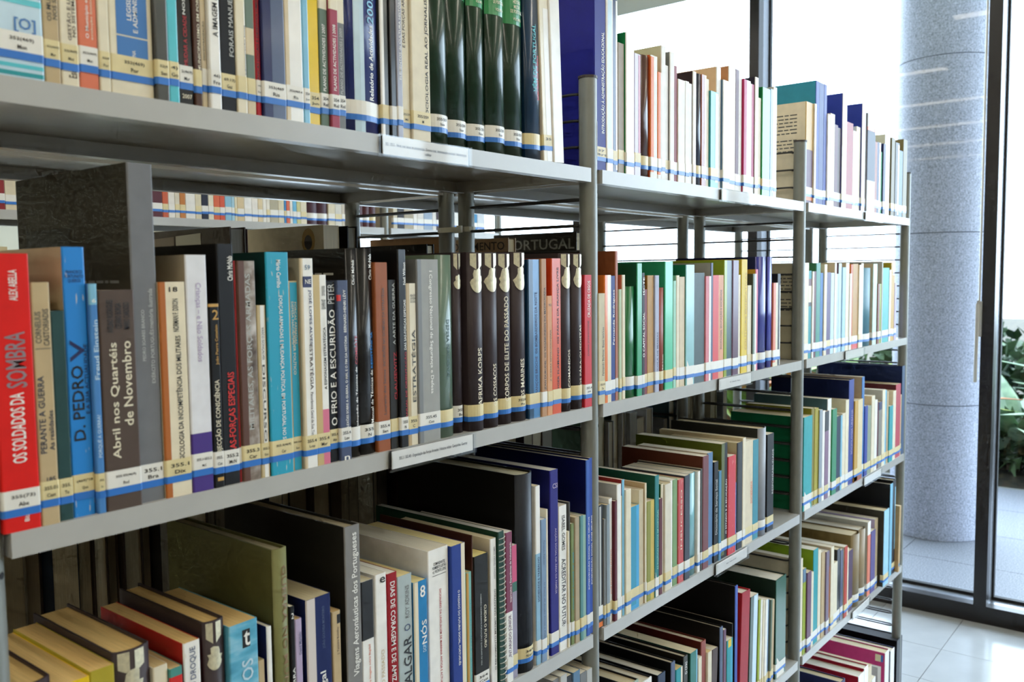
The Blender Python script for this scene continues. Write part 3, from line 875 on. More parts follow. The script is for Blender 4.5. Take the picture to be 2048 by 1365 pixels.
  dict(x0=1153.9,x1=1170.3,h=206.2,c='8f3f3f',s=3.9,l='w',n='maroon paperback, 13th from left, top shelf, middle bay'),
  dict(x0=1170.8,x1=1197.1,h=184.3,c='f1efe9',s=2.2,side='c79a88',l='w',n='white paperback with salmon cover, 14th from left, top shelf, middle bay'),
  dict(x0=1197.6,x1=1212.8,h=185.1,c='f1efe9',s=2.0,side='7b7d7e',l='w',n='white paperback with grey cover, 15th from left, top shelf, middle bay'),
  dict(x0=1213.3,x1=1228.7,h=184.0,c='f1efe9',s=4.6,side='f1efe9',l='w',n='white paperback, 16th from left, top shelf, middle bay'),
  dict(x0=1229.2,x1=1242.8,h=208.2,c='f1efe9',s=2.9,side='382c30',l='w',n='white paperback with black cover, 17th from left, top shelf, middle bay'),
  dict(x0=1243.3,x1=1263.2,h=206.6,c='1a2238',s=2.1,l='y',n='navy paperback, 18th from left, top shelf, middle bay',rnd=0.5,gl=1),
  dict(x0=1263.7,x1=1284.1,h=208.2,c='9a4f2b',s=2.9,b=[(0.057, 1, 'f1efe9', 0.1, 0.5)],l='w',n='russet paperback, 19th from left, top shelf, middle bay',gl=1),
  dict(x0=1284.6,x1=1296.8,h=203.5,c='e6dcc2',s=4.0,l='w',n='cream paperback, 20th from left, top shelf, middle bay'),
  dict(x0=1297.3,x1=1331.4,h=182.8,c='2b9aa3',s=0.8,b=[(0.056, 0.99, 'c3dcea', 0.1, 0.5)],l='y',n='teal paperback, 21st from left, top shelf, middle bay',gl=1),
  dict(x0=1331.9,x1=1351.3,h=234.8,c='f1efe9',s=5.4,side='e0c09a',l='w',n='tan-covered book with teal cross, 22nd from left, top shelf, middle bay',cross=1,d=0.19),
  dict(x0=1351.8,x1=1383.1,h=212.2,c='f1efe9',s=0.6,side='5d7f9c',l='w',n='white paperback with steel blue cover, 23rd from left, top shelf, middle bay'),
  dict(x0=1383.6,x1=1415.8,h=244.9,c='f1efe9',s=4.2,side='c08a60',l='w',n='white paperback with tan cover, 24th from left, top shelf, middle bay'),
  dict(x0=1416.3,x1=1447.0,h=244.5,c='f1efe9',s=4.7,side='5e2430',b=[(0.057, 1, '5e2430', -0.5, 0)],l='w',n='white paperback with maroon cover, 25th from left, top shelf, middle bay'),
  dict(x0=1447.5,x1=1481.5,h=229.0,c='f1efe9',s=0.6,side='b8265f',b=[(0.063, 1, 'b8265f', -0.5, -0.1)],l='w',n='white paperback with magenta cover, 26th from left, top shelf, middle bay'),
  dict(x0=1482.0,x1=1506.8,h=226.7,c='f1efe9',s=4.4,side='d99bb0',b=[(0.059, 1, 'b8265f', 0, 0.5)],l='w',n='white paperback, 27th from left, top shelf, middle bay'),
  dict(x0=1507.3,x1=1524.9,h=243.5,c='f1efe9',s=2.3,side='23203a',l='w',n='white paperback with charcoal cover, 28th from left, top shelf, middle bay'),
  dict(x0=1525.4,x1=1540.6,h=203.7,c='e6dcc2',s=3.4,l='y',n='cream paperback, 29th from left, top shelf, middle bay'),
  dict(x0=1541.1,x1=1583.4,h=228.0,c='2a9a4c',s=0.5,side='1f8a4c',l='y',n='thick green paperback, 30th from left, top shelf, middle bay',gl=1),
  dict(x0=1583.9,x1=1602.6,h=230.7,c='3f78b8',s=0.7,b=[(0.041, 1, 'f1efe9', 0.2, 0.5)],l='w',n='blue paperback, 31st from left, top shelf, middle bay',gl=1),
  dict(x0=1603.1,x1=1622.1,h=238.0,c='f1efe9',s=1.4,side='b9bab6',l='w',n='white paperback with light grey cover, 32nd from left, top shelf, middle bay'),
 ],
 'C1': [
  dict(x0=1806.1,x1=1852.1,h=236.9,c='6b4a63',s=5.3,side='e3d6ba',b=[(0.53, 1, 'c59a36', -0.5, 0.5), (0.026, 0.071, 'e8792b', -0.5, 0.5)],l='w',n='cream-backed book with printed blurb behind the post, first from left, top shelf, far bay',blurb='4c4d4a',d=0.17),
  dict(x0=1852.6,x1=1865.6,h=237.6,c='f1efe9',s=1.5,side='e6dcc2',l='w',n='white paperback with cream cover, second from left, top shelf, far bay',small=1),
  dict(x0=1866.1,x1=1889.5,h=294.9,c='2a3f9b',s=4.3,side='2e8aa5',l='w',n='tall royal blue hardback with teal cover, third from left, top shelf, far bay',d=0.22,kind='h'),
  dict(x0=1890.0,x1=1924.3,h=294.8,c='2a3a80',s=5.1,l='w',n='tall navy hardback, fourth from left, top shelf, far bay',kind='h'),
  dict(x0=1924.8,x1=1945.6,h=295.7,c='2a3f9b',s=5.2,l='w',n='tall royal blue paperback, fifth from left, top shelf, far bay'),
  dict(x0=1946.1,x1=1963.6,h=225.6,c='f1efe9',s=2.2,l='w',n='white paperback, sixth from left, top shelf, far bay',small=1),
  dict(x0=1964.1,x1=1996.6,h=230.2,c='e6dcc2',s=2.3,side='d8c7a6',l='w',n='cream paperback with beige cover, seventh from left, top shelf, far bay'),
  dict(x0=1997.1,x1=2022.8,h=206.7,c='5e2430',s=3.1,l='w',n='maroon paperback, eighth from left, top shelf, far bay'),
  dict(x0=2023.3,x1=2049.5,h=202.4,c='4a2a1e',s=4.4,l='w',n='chocolate paperback, ninth from left, top shelf, far bay'),
  dict(x0=2050.0,x1=2084.5,h=292.6,c='f1efe9',s=1.0,side='2a3f9b',l='w',n='tall white hardback with royal blue cover, tenth from left, top shelf, far bay',d=0.2,kind='h'),
  dict(x0=2085.0,x1=2144.8,h=226.2,c='a54440',s=4.2,l='w',n='thick russet paperback, 11th from left, top shelf, far bay'),
  dict(x0=2145.3,x1=2173.7,h=209.5,c='f1efe9',s=4.5,side='e6dcc2',l='w',n='white paperback with cream cover, 12th from left, top shelf, far bay'),
  dict(x0=2174.2,x1=2207.5,h=223.9,c='e6dcc2',s=4.8,side='c3dcea',l='w',n='cream paperback with pale blue cover, 13th from left, top shelf, far bay'),
  dict(x0=2208.0,x1=2237.7,h=289.4,c='f1efe9',s=0.7,side='2a3f9b',l='w',n='tall white hardback with royal blue cover, 14th from left, top shelf, far bay',d=0.2,kind='h'),
  dict(x0=2238.2,x1=2255.2,h=288.7,c='1c2557',s=5.2,l='w',n='tall navy paperback, 15th from left, top shelf, far bay',small=1),
  dict(x0=2255.7,x1=2327.2,h=270.5,c='23283f',s=1.0,side='b9bab6',b=[(0.863, 1, 'b9bab6', -0.5, 0.5), (0.828, 0.863, 'dd7b5d', -0.5, 0.5), (0, 0.324, 'b9bab6', -0.5, 0.5)],n='thick tall navy paperback with light grey cover, 16th from left, top shelf, far bay'),
  dict(x0=2327.7,x1=2350.4,h=200.3,c='9a4f2b',s=2.2,l='w',n='russet paperback, 17th from left, top shelf, far bay',small=1),
  dict(x0=2350.9,x1=2388.2,h=202.2,c='1c2557',s=3.6,b=[(0.02, 1, 'f1efe9', 0.1, 0.5)],l='w',n='thick navy paperback, 18th from left, top shelf, far bay'),
  dict(x0=2388.7,x1=2407.5,h=178.4,c='1f8a4c',s=5.1,l='w',n='green paperback, 19th from left, top shelf, far bay',small=1),
  dict(x0=2408.0,x1=2431.9,h=203.5,c='1c2557',s=2.2,l='w',n='navy paperback, 20th from left, top shelf, far bay',small=1),
  dict(x0=2432.4,x1=2481.7,h=233.5,c='f1efe9',s=5.1,side='c9cbb8',l='w',n='thick white paperback with beige cover, 21st from left, top shelf, far bay'),
  dict(x0=2491.8,x1=2527.8,h=230.8,c='71673f',s=3.2,l='y',n='thick olive paperback, 22nd from left, top shelf, far bay'),
  dict(x0=2528.3,x1=2569.9,h=220.4,c='4c4d4a',s=2.1,b=[(0.024, 0.973, 'f1efe9', 0.1, 0.5)],l='y',n='thick dark grey paperback, 23rd from left, top shelf, far bay'),
  dict(x0=2570.4,x1=2607.6,h=200.7,c='5d7f9c',s=2.1,l='y',n='thick steel blue paperback, 24th from left, top shelf, far bay',small=1),
  dict(x0=2608.1,x1=2651.7,h=238.3,c='7d744c',s=1.4,side='7d744c',l='y',n='thick olive paperback, 25th from left, top shelf, far bay'),
 ],
 'A2': [
  dict(x0=10.9,x1=41.1,h=231.7,c='de1d17',s=0.9,t=[('ALEX ABELLA', 0.832, 0.942, -0.06, 0.16, 'f1efe9', 'u'), ('SOMBRA', 0.52, 0.721, -0.24, 0.3, '8d7f86', 'u'), ('OS SOLDADOS DA', 0.248, 0.502, -0.18, 0.2, 'f1efe9', 'u'), ('Biz', 0.032, 0.061, 0.05, 0.17, 'f1efe9', 'u')],l='w',n='thick bright red paperback, first from left, second shelf, nearest bay',code='355(73)\nAbe'),
  dict(x0=41.6,x1=57.0,h=207.7,c='c2ab84',s=1.2,t=[('CORNELIUS\nCASTORIADIS', 0.741, 0.892, -0.38, 0.36, '4c4d4a', 'u'), ('PERANTE A GUERRA', 0.299, 0.618, -0.4, -0.05, '23324a', 'u'), ('As realidades', 0.308, 0.474, 0.1, 0.36, '23324a', 'u'), ('185', 0.178, 0.199, -0.15, 0.32, '33404f', 'h')],b=[(0.728, 0.731, '4c4d4a', -0.42, 0.42)],l='y',n='tan paperback with dark grey lettering, second from left, second shelf, nearest bay',code='355.01\nCast'),
  dict(x0=57.5,x1=69.9,h=183.1,c='2b4a4a',s=3.9,l='y',n='worn dark green short paperback, third from left, second shelf, nearest bay',code='355.\nTe'),
  dict(x0=70.4,x1=89.8,h=238.0,c='1f86d8',s=5.5,side='b5a284',t=[('FRANCISCO\nFORTUNATO\nQUEIRÓS', 0.869, 0.915, -0.42, 0.4, '1c2557', 'h'), ('V', 0.579, 0.66, -0.35, 0.3, '1c2557', 'u'), ('D. PEDRO', 0.285, 0.564, -0.34, 0.2, '141416', 'u'), ('E A SUA ACTUALIDADE', 0.382, 0.642, 0.26, 0.44, '1c2557', 'u')],l='y',n='blue paperback with navy lettering, fourth from left, second shelf, nearest bay',code='(469)"18\nQue',wear=1),
  dict(x0=90.3,x1=97.6,h=205.8,c='4d86c4',s=1.3,t=[('Freud Einstein', 0.586, 0.845, -0.2, 0.4, 'c3dcea', 'u'), ('PORQUÊ A GUERRA?', 0.246, 0.433, -0.3, 0.3, 'c3dcea', 'u'), ('6', 0.919, 0.936, -0.2, 0.3, 'f1efe9', 'h')],b=[(0.91, 1, '7fbcd8', -0.5, 0.5)],l='y',n='slim light blue paperback with pale blue lettering, fifth from left, second shelf, nearest bay',code='355.\nPr'),
  dict(x0=98.1,x1=131.3,h=200.1,c='564840',s=0.7,t=[('Abril nos Quartéis', 0.234, 0.763, -0.28, -0.02, 'e6dcc2', 'u'), ('de Novembro', 0.379, 0.767, 0.08, 0.34, 'e6dcc2', 'u'), ('AVELINO RODRIGUES\nCESÁRIO BORGA\nMÁRIO CARDOSO', 0.808, 0.955, -0.3, 0.34, '22252b', 'u')],l='w',n='wide brown paperback with big cream lettering, sixth from left, second shelf, nearest bay',code='355.05(469)\nRod'),
  dict(x0=131.8,x1=156.3,h=315.9,c='76777a',s=5.4,side='37342c',t=[('EXÉRCITO PORTUGUÊS', 0.354, 0.514, 0.12, 0.3, 'b9bab6', 'u'), ('memória ilustrada', 0.517, 0.635, 0.12, 0.3, 'b9bab6', 'u'), ('PEDRO SOARES BRANCO', 0.422, 0.573, -0.18, -0.05, 'b9bab6', 'u')],l='w',n='very tall grey hardback with dark cover, seventh from left, second shelf, nearest bay',code='355.1\nBra',kind='h',d=0.235,blurb='7b7d7e',plate=1),
  dict(x0=156.8,x1=184.2,h=206.6,c='e8dcc0',s=3.2,t=[('18', 0.954, 0.977, -0.12, 0.2, '141416', 'h'), ('NORMAN F. DIXON', 0.77, 0.922, -0.02, 0.2, '141416', 'u'), ('PSICOLOGIA DA INCOMPETÊNCIA DOS MILITARES', 0.157, 0.751, 0.0, 0.24, '141416', 'u')],b=[(0, 1, 'b06322', -0.5, -0.26)],l='y',n='cream paperback with black lettering, eighth from left, second shelf, nearest bay',code='355.1\nDix'),
  dict(x0=184.7,x1=207.4,h=232.5,c='e4e4e8',s=2.5,side='a89b86',t=[('Crianças – e Não Soldados', 0.551, 0.883, -0.12, 0.2, 'b7a7c4', 'd')],b=[(0, 0.249, '452a80', -0.5, 0.5)],l='w',n='white paperback with purple foot, ninth from left, second shelf, nearest bay',code='355.1-053.2\nMcC'),
  dict(x0=207.9,x1=219.3,h=184.9,c='141416',s=1.7,t=[('OBJECÇÃO DE CONSCIÊNCIA', 0.165, 0.588, -0.3, 0.4, 'e6dcc2', 'u'), ('João Pierre Cattelain', 0.669, 0.885, 0.0, 0.35, 'c79a4e', 'u'), ('2', 0.912, 0.965, -0.2, 0.4, 'c79a4e', 'h')],b=[(0.981, 0.997, 'c79a4e', -0.5, 0.5), (0.036, 0.055, 'c79a4e', -0.2, 0.4)],l='w',n='black paperback with cream lettering, tenth from left, second shelf, nearest bay',code='355.\nCat'),
  dict(x0=219.8,x1=238.6,h=243.8,c='1d1e22',s=3.5,side='141416',t=[('Chris McNab', 0.849, 0.951, 0.1, 0.42, 'f1efe9', 'u'), ('SAS-FORÇAS ESPECIAIS', 0.136, 0.471, -0.1, 0.4, 'e0322c', 'u')],l='w',n='black hardback with white lettering, 11th from left, second shelf, nearest bay',code='355.2\nMcN',kind='h',d=0.18),
  dict(x0=239.1,x1=241.6,h=227.0,c='a0282a',s=4.6,l='w',n='slim red paperback, 12th from left, second shelf, nearest bay'),
  dict(x0=242.1,x1=263.5,h=227.0,c='8a7c70',s=2.8,t=[('MILITARES, AS FORÇAS ARMADAS', 0.233, 0.942, -0.1, 0.25, 'b9bab6', 'u')],b=[(0, 1, '5c3a2c', -0.5, -0.12)],l='y',n='mottled grey brown paperback with light grey lettering, 13th from left, second shelf, nearest bay',code='355.3\nCar',mot=1),
  dict(x0=264.0,x1=274.8,h=181.1,c='c9b78e',s=2.6,t=[('VASCO GONÇALVES', 0.686, 0.874, -0.1, 0.2, '4c4d4a', 'd'), ('DISCURSOS', 0.161, 0.657, -0.1, 0.2, '4c4d4a', 'd')],b=[(0, 1.0, 'f1efe9', -0.15, 0.3)],l='y',n='cream paperback with dark grey lettering, 14th from left, second shelf, nearest bay',code='355.3\nGon'),
  dict(x0=275.3,x1=303.9,h=236.4,c='1fa0be',s=0.8,side='0f3a38',t=[('Mário Carrilho', 0.841, 0.966, -0.05, 0.14, 'f1efe9', 'd'), ('FORÇAS ARMADAS E MUDANÇA POLÍTICA EM PORTUGAL NO SÉC', 0.132, 0.806, -0.02, 0.22, 'f1efe9', 'd')],l='y',n='cyan paperback with white lettering, 15th from left, second shelf, nearest bay',code='355.3(469)\nCar',wear=1),
  dict(x0=304.4,x1=318.6,h=206.0,c='cdb98c',s=5.1,t=[('FORÇAS ARMADAS\nDEFESA NACIONAL', 0.665, 0.891, -0.15, 0.3, 'e6dcc2', 'd'), ('E PODER POLÍTICO', 0.507, 0.734, -0.1, 0.2, 'e6dcc2', 'd')],b=[(0, 0.992, '1fa0be', -0.25, 0.42)],l='y',n='beige paperback with cream lettering, 16th from left, second shelf, nearest bay',code='355.3(4\nSan'),
  dict(x0=319.1,x1=336.5,h=230.2,c='f1efe9',s=0.7,side='b7ad95',t=[('59', 0.946, 0.969, -0.15, 0.25, '5d7f9c', 'h'), ('NE', 0.88, 0.901, -0.15, 0.3, 'f1efe9', 'h'), ('JOSÉ LOPES ALVES', 0.591, 0.852, 0.05, 0.35, '1c2557', 'd'), ('ESTRATÉGIA', 0.375, 0.591, 0.05, 0.35, '564840', 'd'), ('Panorâmica Geral da Sua Teoria', 0.134, 0.363, 0.05, 0.25, '564840', 'd')],b=[(0.863, 0.915, '1c2557', -0.35, 0.35), (0, 1, 'd8c7a6', -0.5, -0.3)],l='y',n='white paperback with steel blue lettering, 17th from left, second shelf, nearest bay',code='355.4\nLop'),
  dict(x0=337.0,x1=356.4,h=212.3,c='f1efe9',s=3.0,side='cbb684',t=[('DAVID WISE\nE THOMAS ROSS', 0.818, 0.943, 0.1, 0.4, '4c4d4a', 'h'), ('A ESPIONAGEM ESTRATÉGICA', 0.397, 0.726, 0.12, 0.36, '141416', 'u')],b=[(0, 0.292, 'd7728c', 0, 0.5), (0, 1.0, 'c7ae78', -0.5, 0)],l='y',n='white paperback with dark grey lettering, 18th from left, second shelf, nearest bay',code='355.4\nMer'),
  dict(x0=356.9,x1=369.5,h=204.4,c='141416',s=4.7,t=[('PETER', 0.879, 0.989, -0.35, 0.4, 'b9bab6', 'u'), ('O FRIO E A ESCURIDÃO', 0.203, 0.847, -0.4, 0.42, 'f1efe9', 'u')],l='y',n='black paperback with bold white lettering, 19th from left, second shelf, nearest bay',code='355.4\nAbr'),
  dict(x0=370.0,x1=385.9,h=205.9,c='4a5470',s=1.2,t=[('BERNARD-HENRI LÉVY', 0.713, 0.948, -0.05, 0.25, 'f1efe9', 'u'), ('REFLEXÕES SOBRE A GUERRA, O MAL E O FIM DA HISTÓRIA', 0.152, 0.694, 0, 0.3, 'f1efe9', 'u'), ('n', 0, 0.023, -0.2, 0.3, 'f1efe9', 'h')],b=[(0.887, 0.92, 'd5241f', -0.5, -0.2)],l='w',n='slate paperback with white lettering, 20th from left, second shelf, nearest bay',code='355.4\nLev'),
  dict(x0=386.4,x1=403.4,h=241.9,c='141416',s=4.2,side='141416',t=[('Chris McNab', 0.829, 0.947, -0.05, 0.2, 'f1efe9', 'u'), ('COMBATE', 0.448, 0.586, 0.1, 0.38, 'b3202c', 'u'), ('Enciclopédia de Técnicas de', 0.11, 0.436, 0.1, 0.35, 'f1efe9', 'u')],l='w',n='black hardback with white lettering, 21st from left, second shelf, nearest bay',blurb='b9bab6',kind='h',rnd=0.5,gl=1,d=0.17),
  dict(x0=403.9,x1=428.7,h=243.2,c='141416',s=5.2,side='141416',t=[('Chris McNab', 0.847, 0.971, 0.2, 0.45, 'f1efe9', 'u'), ('RESISTÊNCIA', 0.418, 0.595, 0.18, 0.42, '1f86d8', 'u'), ('Manual de Técnicas de', 0.15, 0.409, 0.18, 0.4, 'f1efe9', 'u')],l='w',n='black hardback with white lettering, 22nd from left, second shelf, nearest bay',code='355\nN',kind='h',rnd=0.5,gl=1),
  dict(x0=429.2,x1=449.9,h=226.5,c='9a5732',s=3.7,t=[('INCURSÕES NO DOMÍNIO DA ESTRATÉGIA', 0.453, 0.867, -0.05, 0.2, '564840', 'u'), ('Loureiro dos Santos', 0.195, 0.435, 0, 0.2, '564840', 'u')],l='w',n='russet paperback with brown lettering, 23rd from left, second shelf, nearest bay',code='355.4\nSan'),
  dict(x0=450.4,x1=464.1,h=205.6,c='26241f',s=4.4,t=[('A ARTE DA GUERRA', 0.619, 0.982, 0.0, 0.3, 'b9bab6', 'u'), ('CLAUSEWITZ', 0.293, 0.575, 0.05, 0.4, 'b3202c', 'u')],l='y',n='black paperback with light grey lettering, 24th from left, second shelf, nearest bay'),
  dict(x0=464.6,x1=477.8,h=242.1,c='141416',s=1.0,side='141416',t=[('Neil Wilson', 0.824, 0.936, 0.1, 0.42, 'f1efe9', 'u'), ('DAS SAS-FORÇAS ESPECIAIS', 0.496, 0.749, 0.1, 0.42, 'f1efe9', 'u'), ('MANUAL DE ORIENTAÇÃO', 0.127, 0.486, 0.1, 0.42, 'b3202c', 'u')],l='w',n='black hardback with white lettering, 25th from left, second shelf, nearest bay',kind='h',gl=1,code='355\nN'),
  dict(x0=478.3,x1=496.1,h=201.0,c='e6dcc2',s=2.7,t=[('RELAÇÕES\nDE PODER\nE O CASO', 0.881, 0.936, -0.05, 0.45, '141416', 'h'), ('ESTRATÉGIA', 0.267, 0.715, -0.05, 0.35, '4c4d4a', 'u')],b=[(0, 1.0, 'c2ab84', -0.5, -0.15)],l='y',n='cream paperback with black lettering, 26th from left, second shelf, nearest bay',code='355\nC',gl=1),
  dict(x0=496.6,x1=535.3,h=230.6,c='9d9d98',s=1.2,side='7b7d7e',t=[('I Congresso Nacional de Segurança e Defesa', 0.265, 0.938, 0.02, 0.2, 'f1efe9', 'd')],b=[(0, 1, '7b7d7e', -0.5, -0.3)],l='w',n='thick light grey paperback with white lettering, 27th from left, second shelf, nearest bay',code='355.45\nCon'),
  dict(x0=535.8,x1=565.8,h=236.7,c='5f7462',s=4.7,side='66796a',t=[('DEFESA NACIONAL', 0.319, 0.648, 0.05, 0.25, '1f463a', 'd')],l='y',n='grey green hardback with dark green lettering, 28th from left, second shelf, nearest bay',kind='h',gl=1,rnd=0.4),
  dict(x0=575.7,x1=593.6,h=240.2,c='3b3134',s=12.0,l='w',n='dark brown hardback, 29th from left, second shelf, nearest bay',emb=1,kind='h',rnd=0.8,code='355\nBu'),
  dict(x0=597.6,x1=628.7,h=240.7,c='3b3134',s=2.0,t=[('AFRIKA KORPS', 0.141, 0.468, 0.08, 0.36, 'e6dcc2', 'u')],l='y',n='dark brown hardback with gold emblem, AFRIKA KORPS, 30th from left, second shelf, nearest bay',emb=1,kind='h',rnd=0.8),
  dict(x0=629.2,x1=660.6,h=241.2,c='3b3134',s=2.8,t=[('OS COSSACOS', 0.124, 0.366, 0.1, 0.35, 'e6dcc2', 'u')],l='y',n='dark brown hardback with gold emblem, COSSACOS, 31st from left, second shelf, nearest bay',emb=2,kind='h',rnd=0.8),
  dict(x0=661.1,x1=693.8,h=240.9,c='3b3134',s=5.5,t=[('CORPOS DE ELITE DO PASSADO', 0.135, 0.749, 0.0, 0.26, 'e6dcc2', 'u')],l='y',n='dark brown hardback, CORPOS DE ELITE DO PASSADO, 32nd from left, second shelf, nearest bay',emb=3,kind='h',rnd=0.8),
  dict(x0=694.3,x1=726.5,h=242.8,c='3b3134',s=4.8,t=[('OS MARINES', 0.133, 0.371, 0.05, 0.32, 'e6dcc2', 'u')],l='y',n='dark brown hardback with gold emblem, MARINES, 33rd from left, second shelf, nearest bay',emb=4,code='355.48\nPre',kind='h',rnd=0.8),
  dict(x0=727.0,x1=754.5,h=232.4,c='4a86bd',s=5.4,side='123a5c',t=[('FRANÇOIS BROCHE  OS BOMBARDEIROS DA NOITE', 0.142, 0.794, 0.05, 0.3, '1c2557', 'u')],b=[(0, 1, '174668', -0.5, -0.1)],l='y',n='blue paperback with navy lettering, 34th from left, second shelf, nearest bay',gl=1),
  dict(x0=755.0,x1=768.2,h=233.3,c='b98d67',s=2.8,t=[('JEAN DURUDEL  OS VAGABUNDOS DA MADRUGADA', 0.17, 0.821, -0.05, 0.35, '141416', 'u')],l='w',n='tan paperback with black lettering, 35th from left, second shelf, nearest bay'),
  dict(x0=768.7,x1=782.1,h=178.7,c='d69a6a',s=2.9,side='d4552a',t=[('A GUERRA REVOLUCIONÁRIA', 0.285, 0.717, -0.05, 0.25, '564840', 'u'), ('92', 0.913, 0.934, -0.2, 0.3, '564840', 'h')],l='y',n='tan paperback with brown lettering, 36th from left, second shelf, nearest bay'),
  dict(x0=782.6,x1=806.1,h=234.3,c='d9572f',s=4.1,side='d0431c',t=[('ROGER FLAMAND  OS PÁRAS DA FRANÇA LIVRE', 0.122, 0.943, 0.0, 0.28, '141416', 'u')],l='y',n='orange paperback with black lettering, 37th from left, second shelf, nearest bay',gl=1),
  dict(x0=806.6,x1=837.5,h=242.4,c='3b3134',s=2.9,t=[('COMANDOS', 0.153, 0.392, 0.15, 0.38, 'e6dcc2', 'u')],l='y',n='dark brown hardback with gold emblem, COMANDOS, 38th from left, second shelf, nearest bay',emb=5,kind='h',rnd=0.8),
  dict(x0=838.0,x1=866.5,h=242.5,c='3b3134',s=2.0,t=[('OS PÁRA-QUEDISTAS', 0.149, 0.543, 0.1, 0.36, 'e6dcc2', 'u')],l='y',n='dark brown hardback, gold emblem, PÁRA-QUEDISTAS, 39th from left, second shelf, nearest bay',emb=6,kind='h',rnd=0.8),
  dict(x0=867.0,x1=887.8,h=209.2,c='d0303a',s=2.5,t=[('CRUZADA DE CEGOS', 0.68, 0.955, -0.1, 0.25, 'f1efe9', 'u'), ('DIANA JOHNSTONE', 0.389, 0.654, -0.1, 0.15, '4a2a1e', 'u')],l='w',n='red paperback with white lettering, 40th from left, second shelf, nearest bay',code='355.4\nJoh'),
 ],
 'B2': [
  dict(x0=905.3,x1=924.6,h=179.4,c='cbbf9c',s=1.2,t=[('Fernando Barbosa  Bases teóricas', 0.257, 0.695, 0.0, 0.3, '564840', 'u')],l='y',n='cream paperback with brown lettering, first from left, second shelf, middle bay',code='32.01\nSa'),
  dict(x0=925.1,x1=945.3,h=208.5,c='e6dcc2',s=2.4,side='e8792b',b=[(0, 1, 'e8792b', -0.5, -0.1)],l='w',n='cream paperback with orange cover, second from left, second shelf, middle bay',gl=1),
  dict(x0=945.8,x1=962.1,h=207.2,c='253d84',s=5.4,t=[('Fernanda Rodrigues', 0.452, 0.889, 0, 0.4, 'f1efe9', 'u')],l='w',n='royal blue paperback with white lettering, third from left, second shelf, middle bay'),
  dict(x0=962.6,x1=970.6,h=248.1,c='b87a68',s=5.3,side='8a4d2c',l='w',n='tall brown-covered book behind the post, fourth from left, second shelf, middle bay',d=0.2,covertxt='TE'),
  dict(x0=971.1,x1=979.5,h=184.7,c='b9c9a8',s=3.6,l='y',n='slim mint green paperback, fifth from left, second shelf, middle bay'),
  dict(x0=980.0,x1=989.7,h=208.6,c='e6dcc2',s=3.0,side='dd7b5d',l='y',n='cream paperback with salmon cover, sixth from left, second shelf, middle bay'),
  dict(x0=991.3,x1=1024.0,h=189.1,c='176b35',s=2.2,side='1f463a',l='w',n='green paperback with dark green cover, seventh from left, second shelf, middle bay',rnd=0.5,gl=1),
  dict(x0=1024.5,x1=1041.4,h=227.9,c='2fa070',s=0.9,side='12583c',l='w',n='green paperback, eighth from left, second shelf, middle bay',gl=1),
  dict(x0=1041.9,x1=1052.2,h=211.7,c='141416',s=1.9,t=[('O CAPITAL SOCIAL', 0.31, 0.679, -0.2, 0.4, 'f1efe9', 'u'), ('ISCTE', 0.821, 0.964, -0.2, 0.4, 'f1efe9', 'u')],l='w',n='black paperback with white lettering, ninth from left, second shelf, middle bay'),
  dict(x0=1052.7,x1=1064.7,h=183.1,c='7a2430',s=4.4,l='y',n='maroon paperback, tenth from left, second shelf, middle bay'),
  dict(x0=1065.2,x1=1087.5,h=207.2,c='b98d4a',s=4.8,side='a06a2a',l='y',n='ochre paperback with gold cover, 11th from left, second shelf, middle bay'),
  dict(x0=1088.0,x1=1103.1,h=207.1,c='aeb3c9',s=2.3,t=[('A ESCOLA DE MASSAS', 0.105, 0.514, -0.1, 0.25, '55627f', 'u')],l='w',n='lilac paperback with slate lettering, 12th from left, second shelf, middle bay'),
  dict(x0=1103.6,x1=1127.3,h=185.2,c='8f3f28',s=4.4,t=[('O Mundo dos Jovens', 0.18, 0.35, 0.0, 0.35, 'e6dcc2', 'u')],l='y',n='russet paperback with cream lettering, 13th from left, second shelf, middle bay',rnd=0.5),
  dict(x0=1127.8,x1=1157.2,h=232.0,c='4fc79a',s=4.4,side='2f9a6a',l='y',n='tall bright green glossy book, 14th from left, second shelf, middle bay',gl=1,d=0.2),
  dict(x0=1157.7,x1=1168.7,h=196.7,c='9fd3bd',s=4.0,l='y',n='mint green paperback, 15th from left, second shelf, middle bay'),
  dict(x0=1169.2,x1=1181.0,h=206.6,c='e6dcc2',s=3.8,side='9fd3bd',l='w',n='cream paperback with mint green cover, 16th from left, second shelf, middle bay'),
  dict(x0=1181.5,x1=1202.8,h=203.8,c='d9c8a8',s=4.3,l='w',n='cream paperback, 17th from left, second shelf, middle bay'),
  dict(x0=1203.3,x1=1237.4,h=226.0,c='8fc4c8',s=2.3,side='146b4a',l='w',n='pale blue paperback with dark green cover, 18th from left, second shelf, middle bay',wedge='2b9aa3',gl=1),
  dict(x0=1237.9,x1=1283.0,h=210.9,c='475a5c',s=4.0,l='w',n='thick slate grey cloth hardback, 19th from left, second shelf, middle bay',kind='h'),
  dict(x0=1283.5,x1=1306.9,h=204.3,c='d9808a',s=1.9,b=[(0, 1, 'f1efe9', 0.1, 0.5)],l='w',n='pink paperback, 20th from left, second shelf, middle bay'),
  dict(x0=1307.4,x1=1317.4,h=230.1,c='55627f',s=2.9,side='a9aaa6',l='w',n='slate paperback with light grey cover, 21st from left, second shelf, middle bay'),
  dict(x0=1317.9,x1=1367.8,h=205.9,c='dfa07a',s=4.3,side='d5241f',t=[('SOCIOLOGIA, EDUCAÇÃO E SOCIEDADE', 0.279, 0.859, 0.15, 0.35, '564840', 'u')],b=[(0, 1, 'd5241f', -0.5, 0.02)],l='w',n='thick red and salmon paperback, 22nd from left, second shelf, middle bay'),
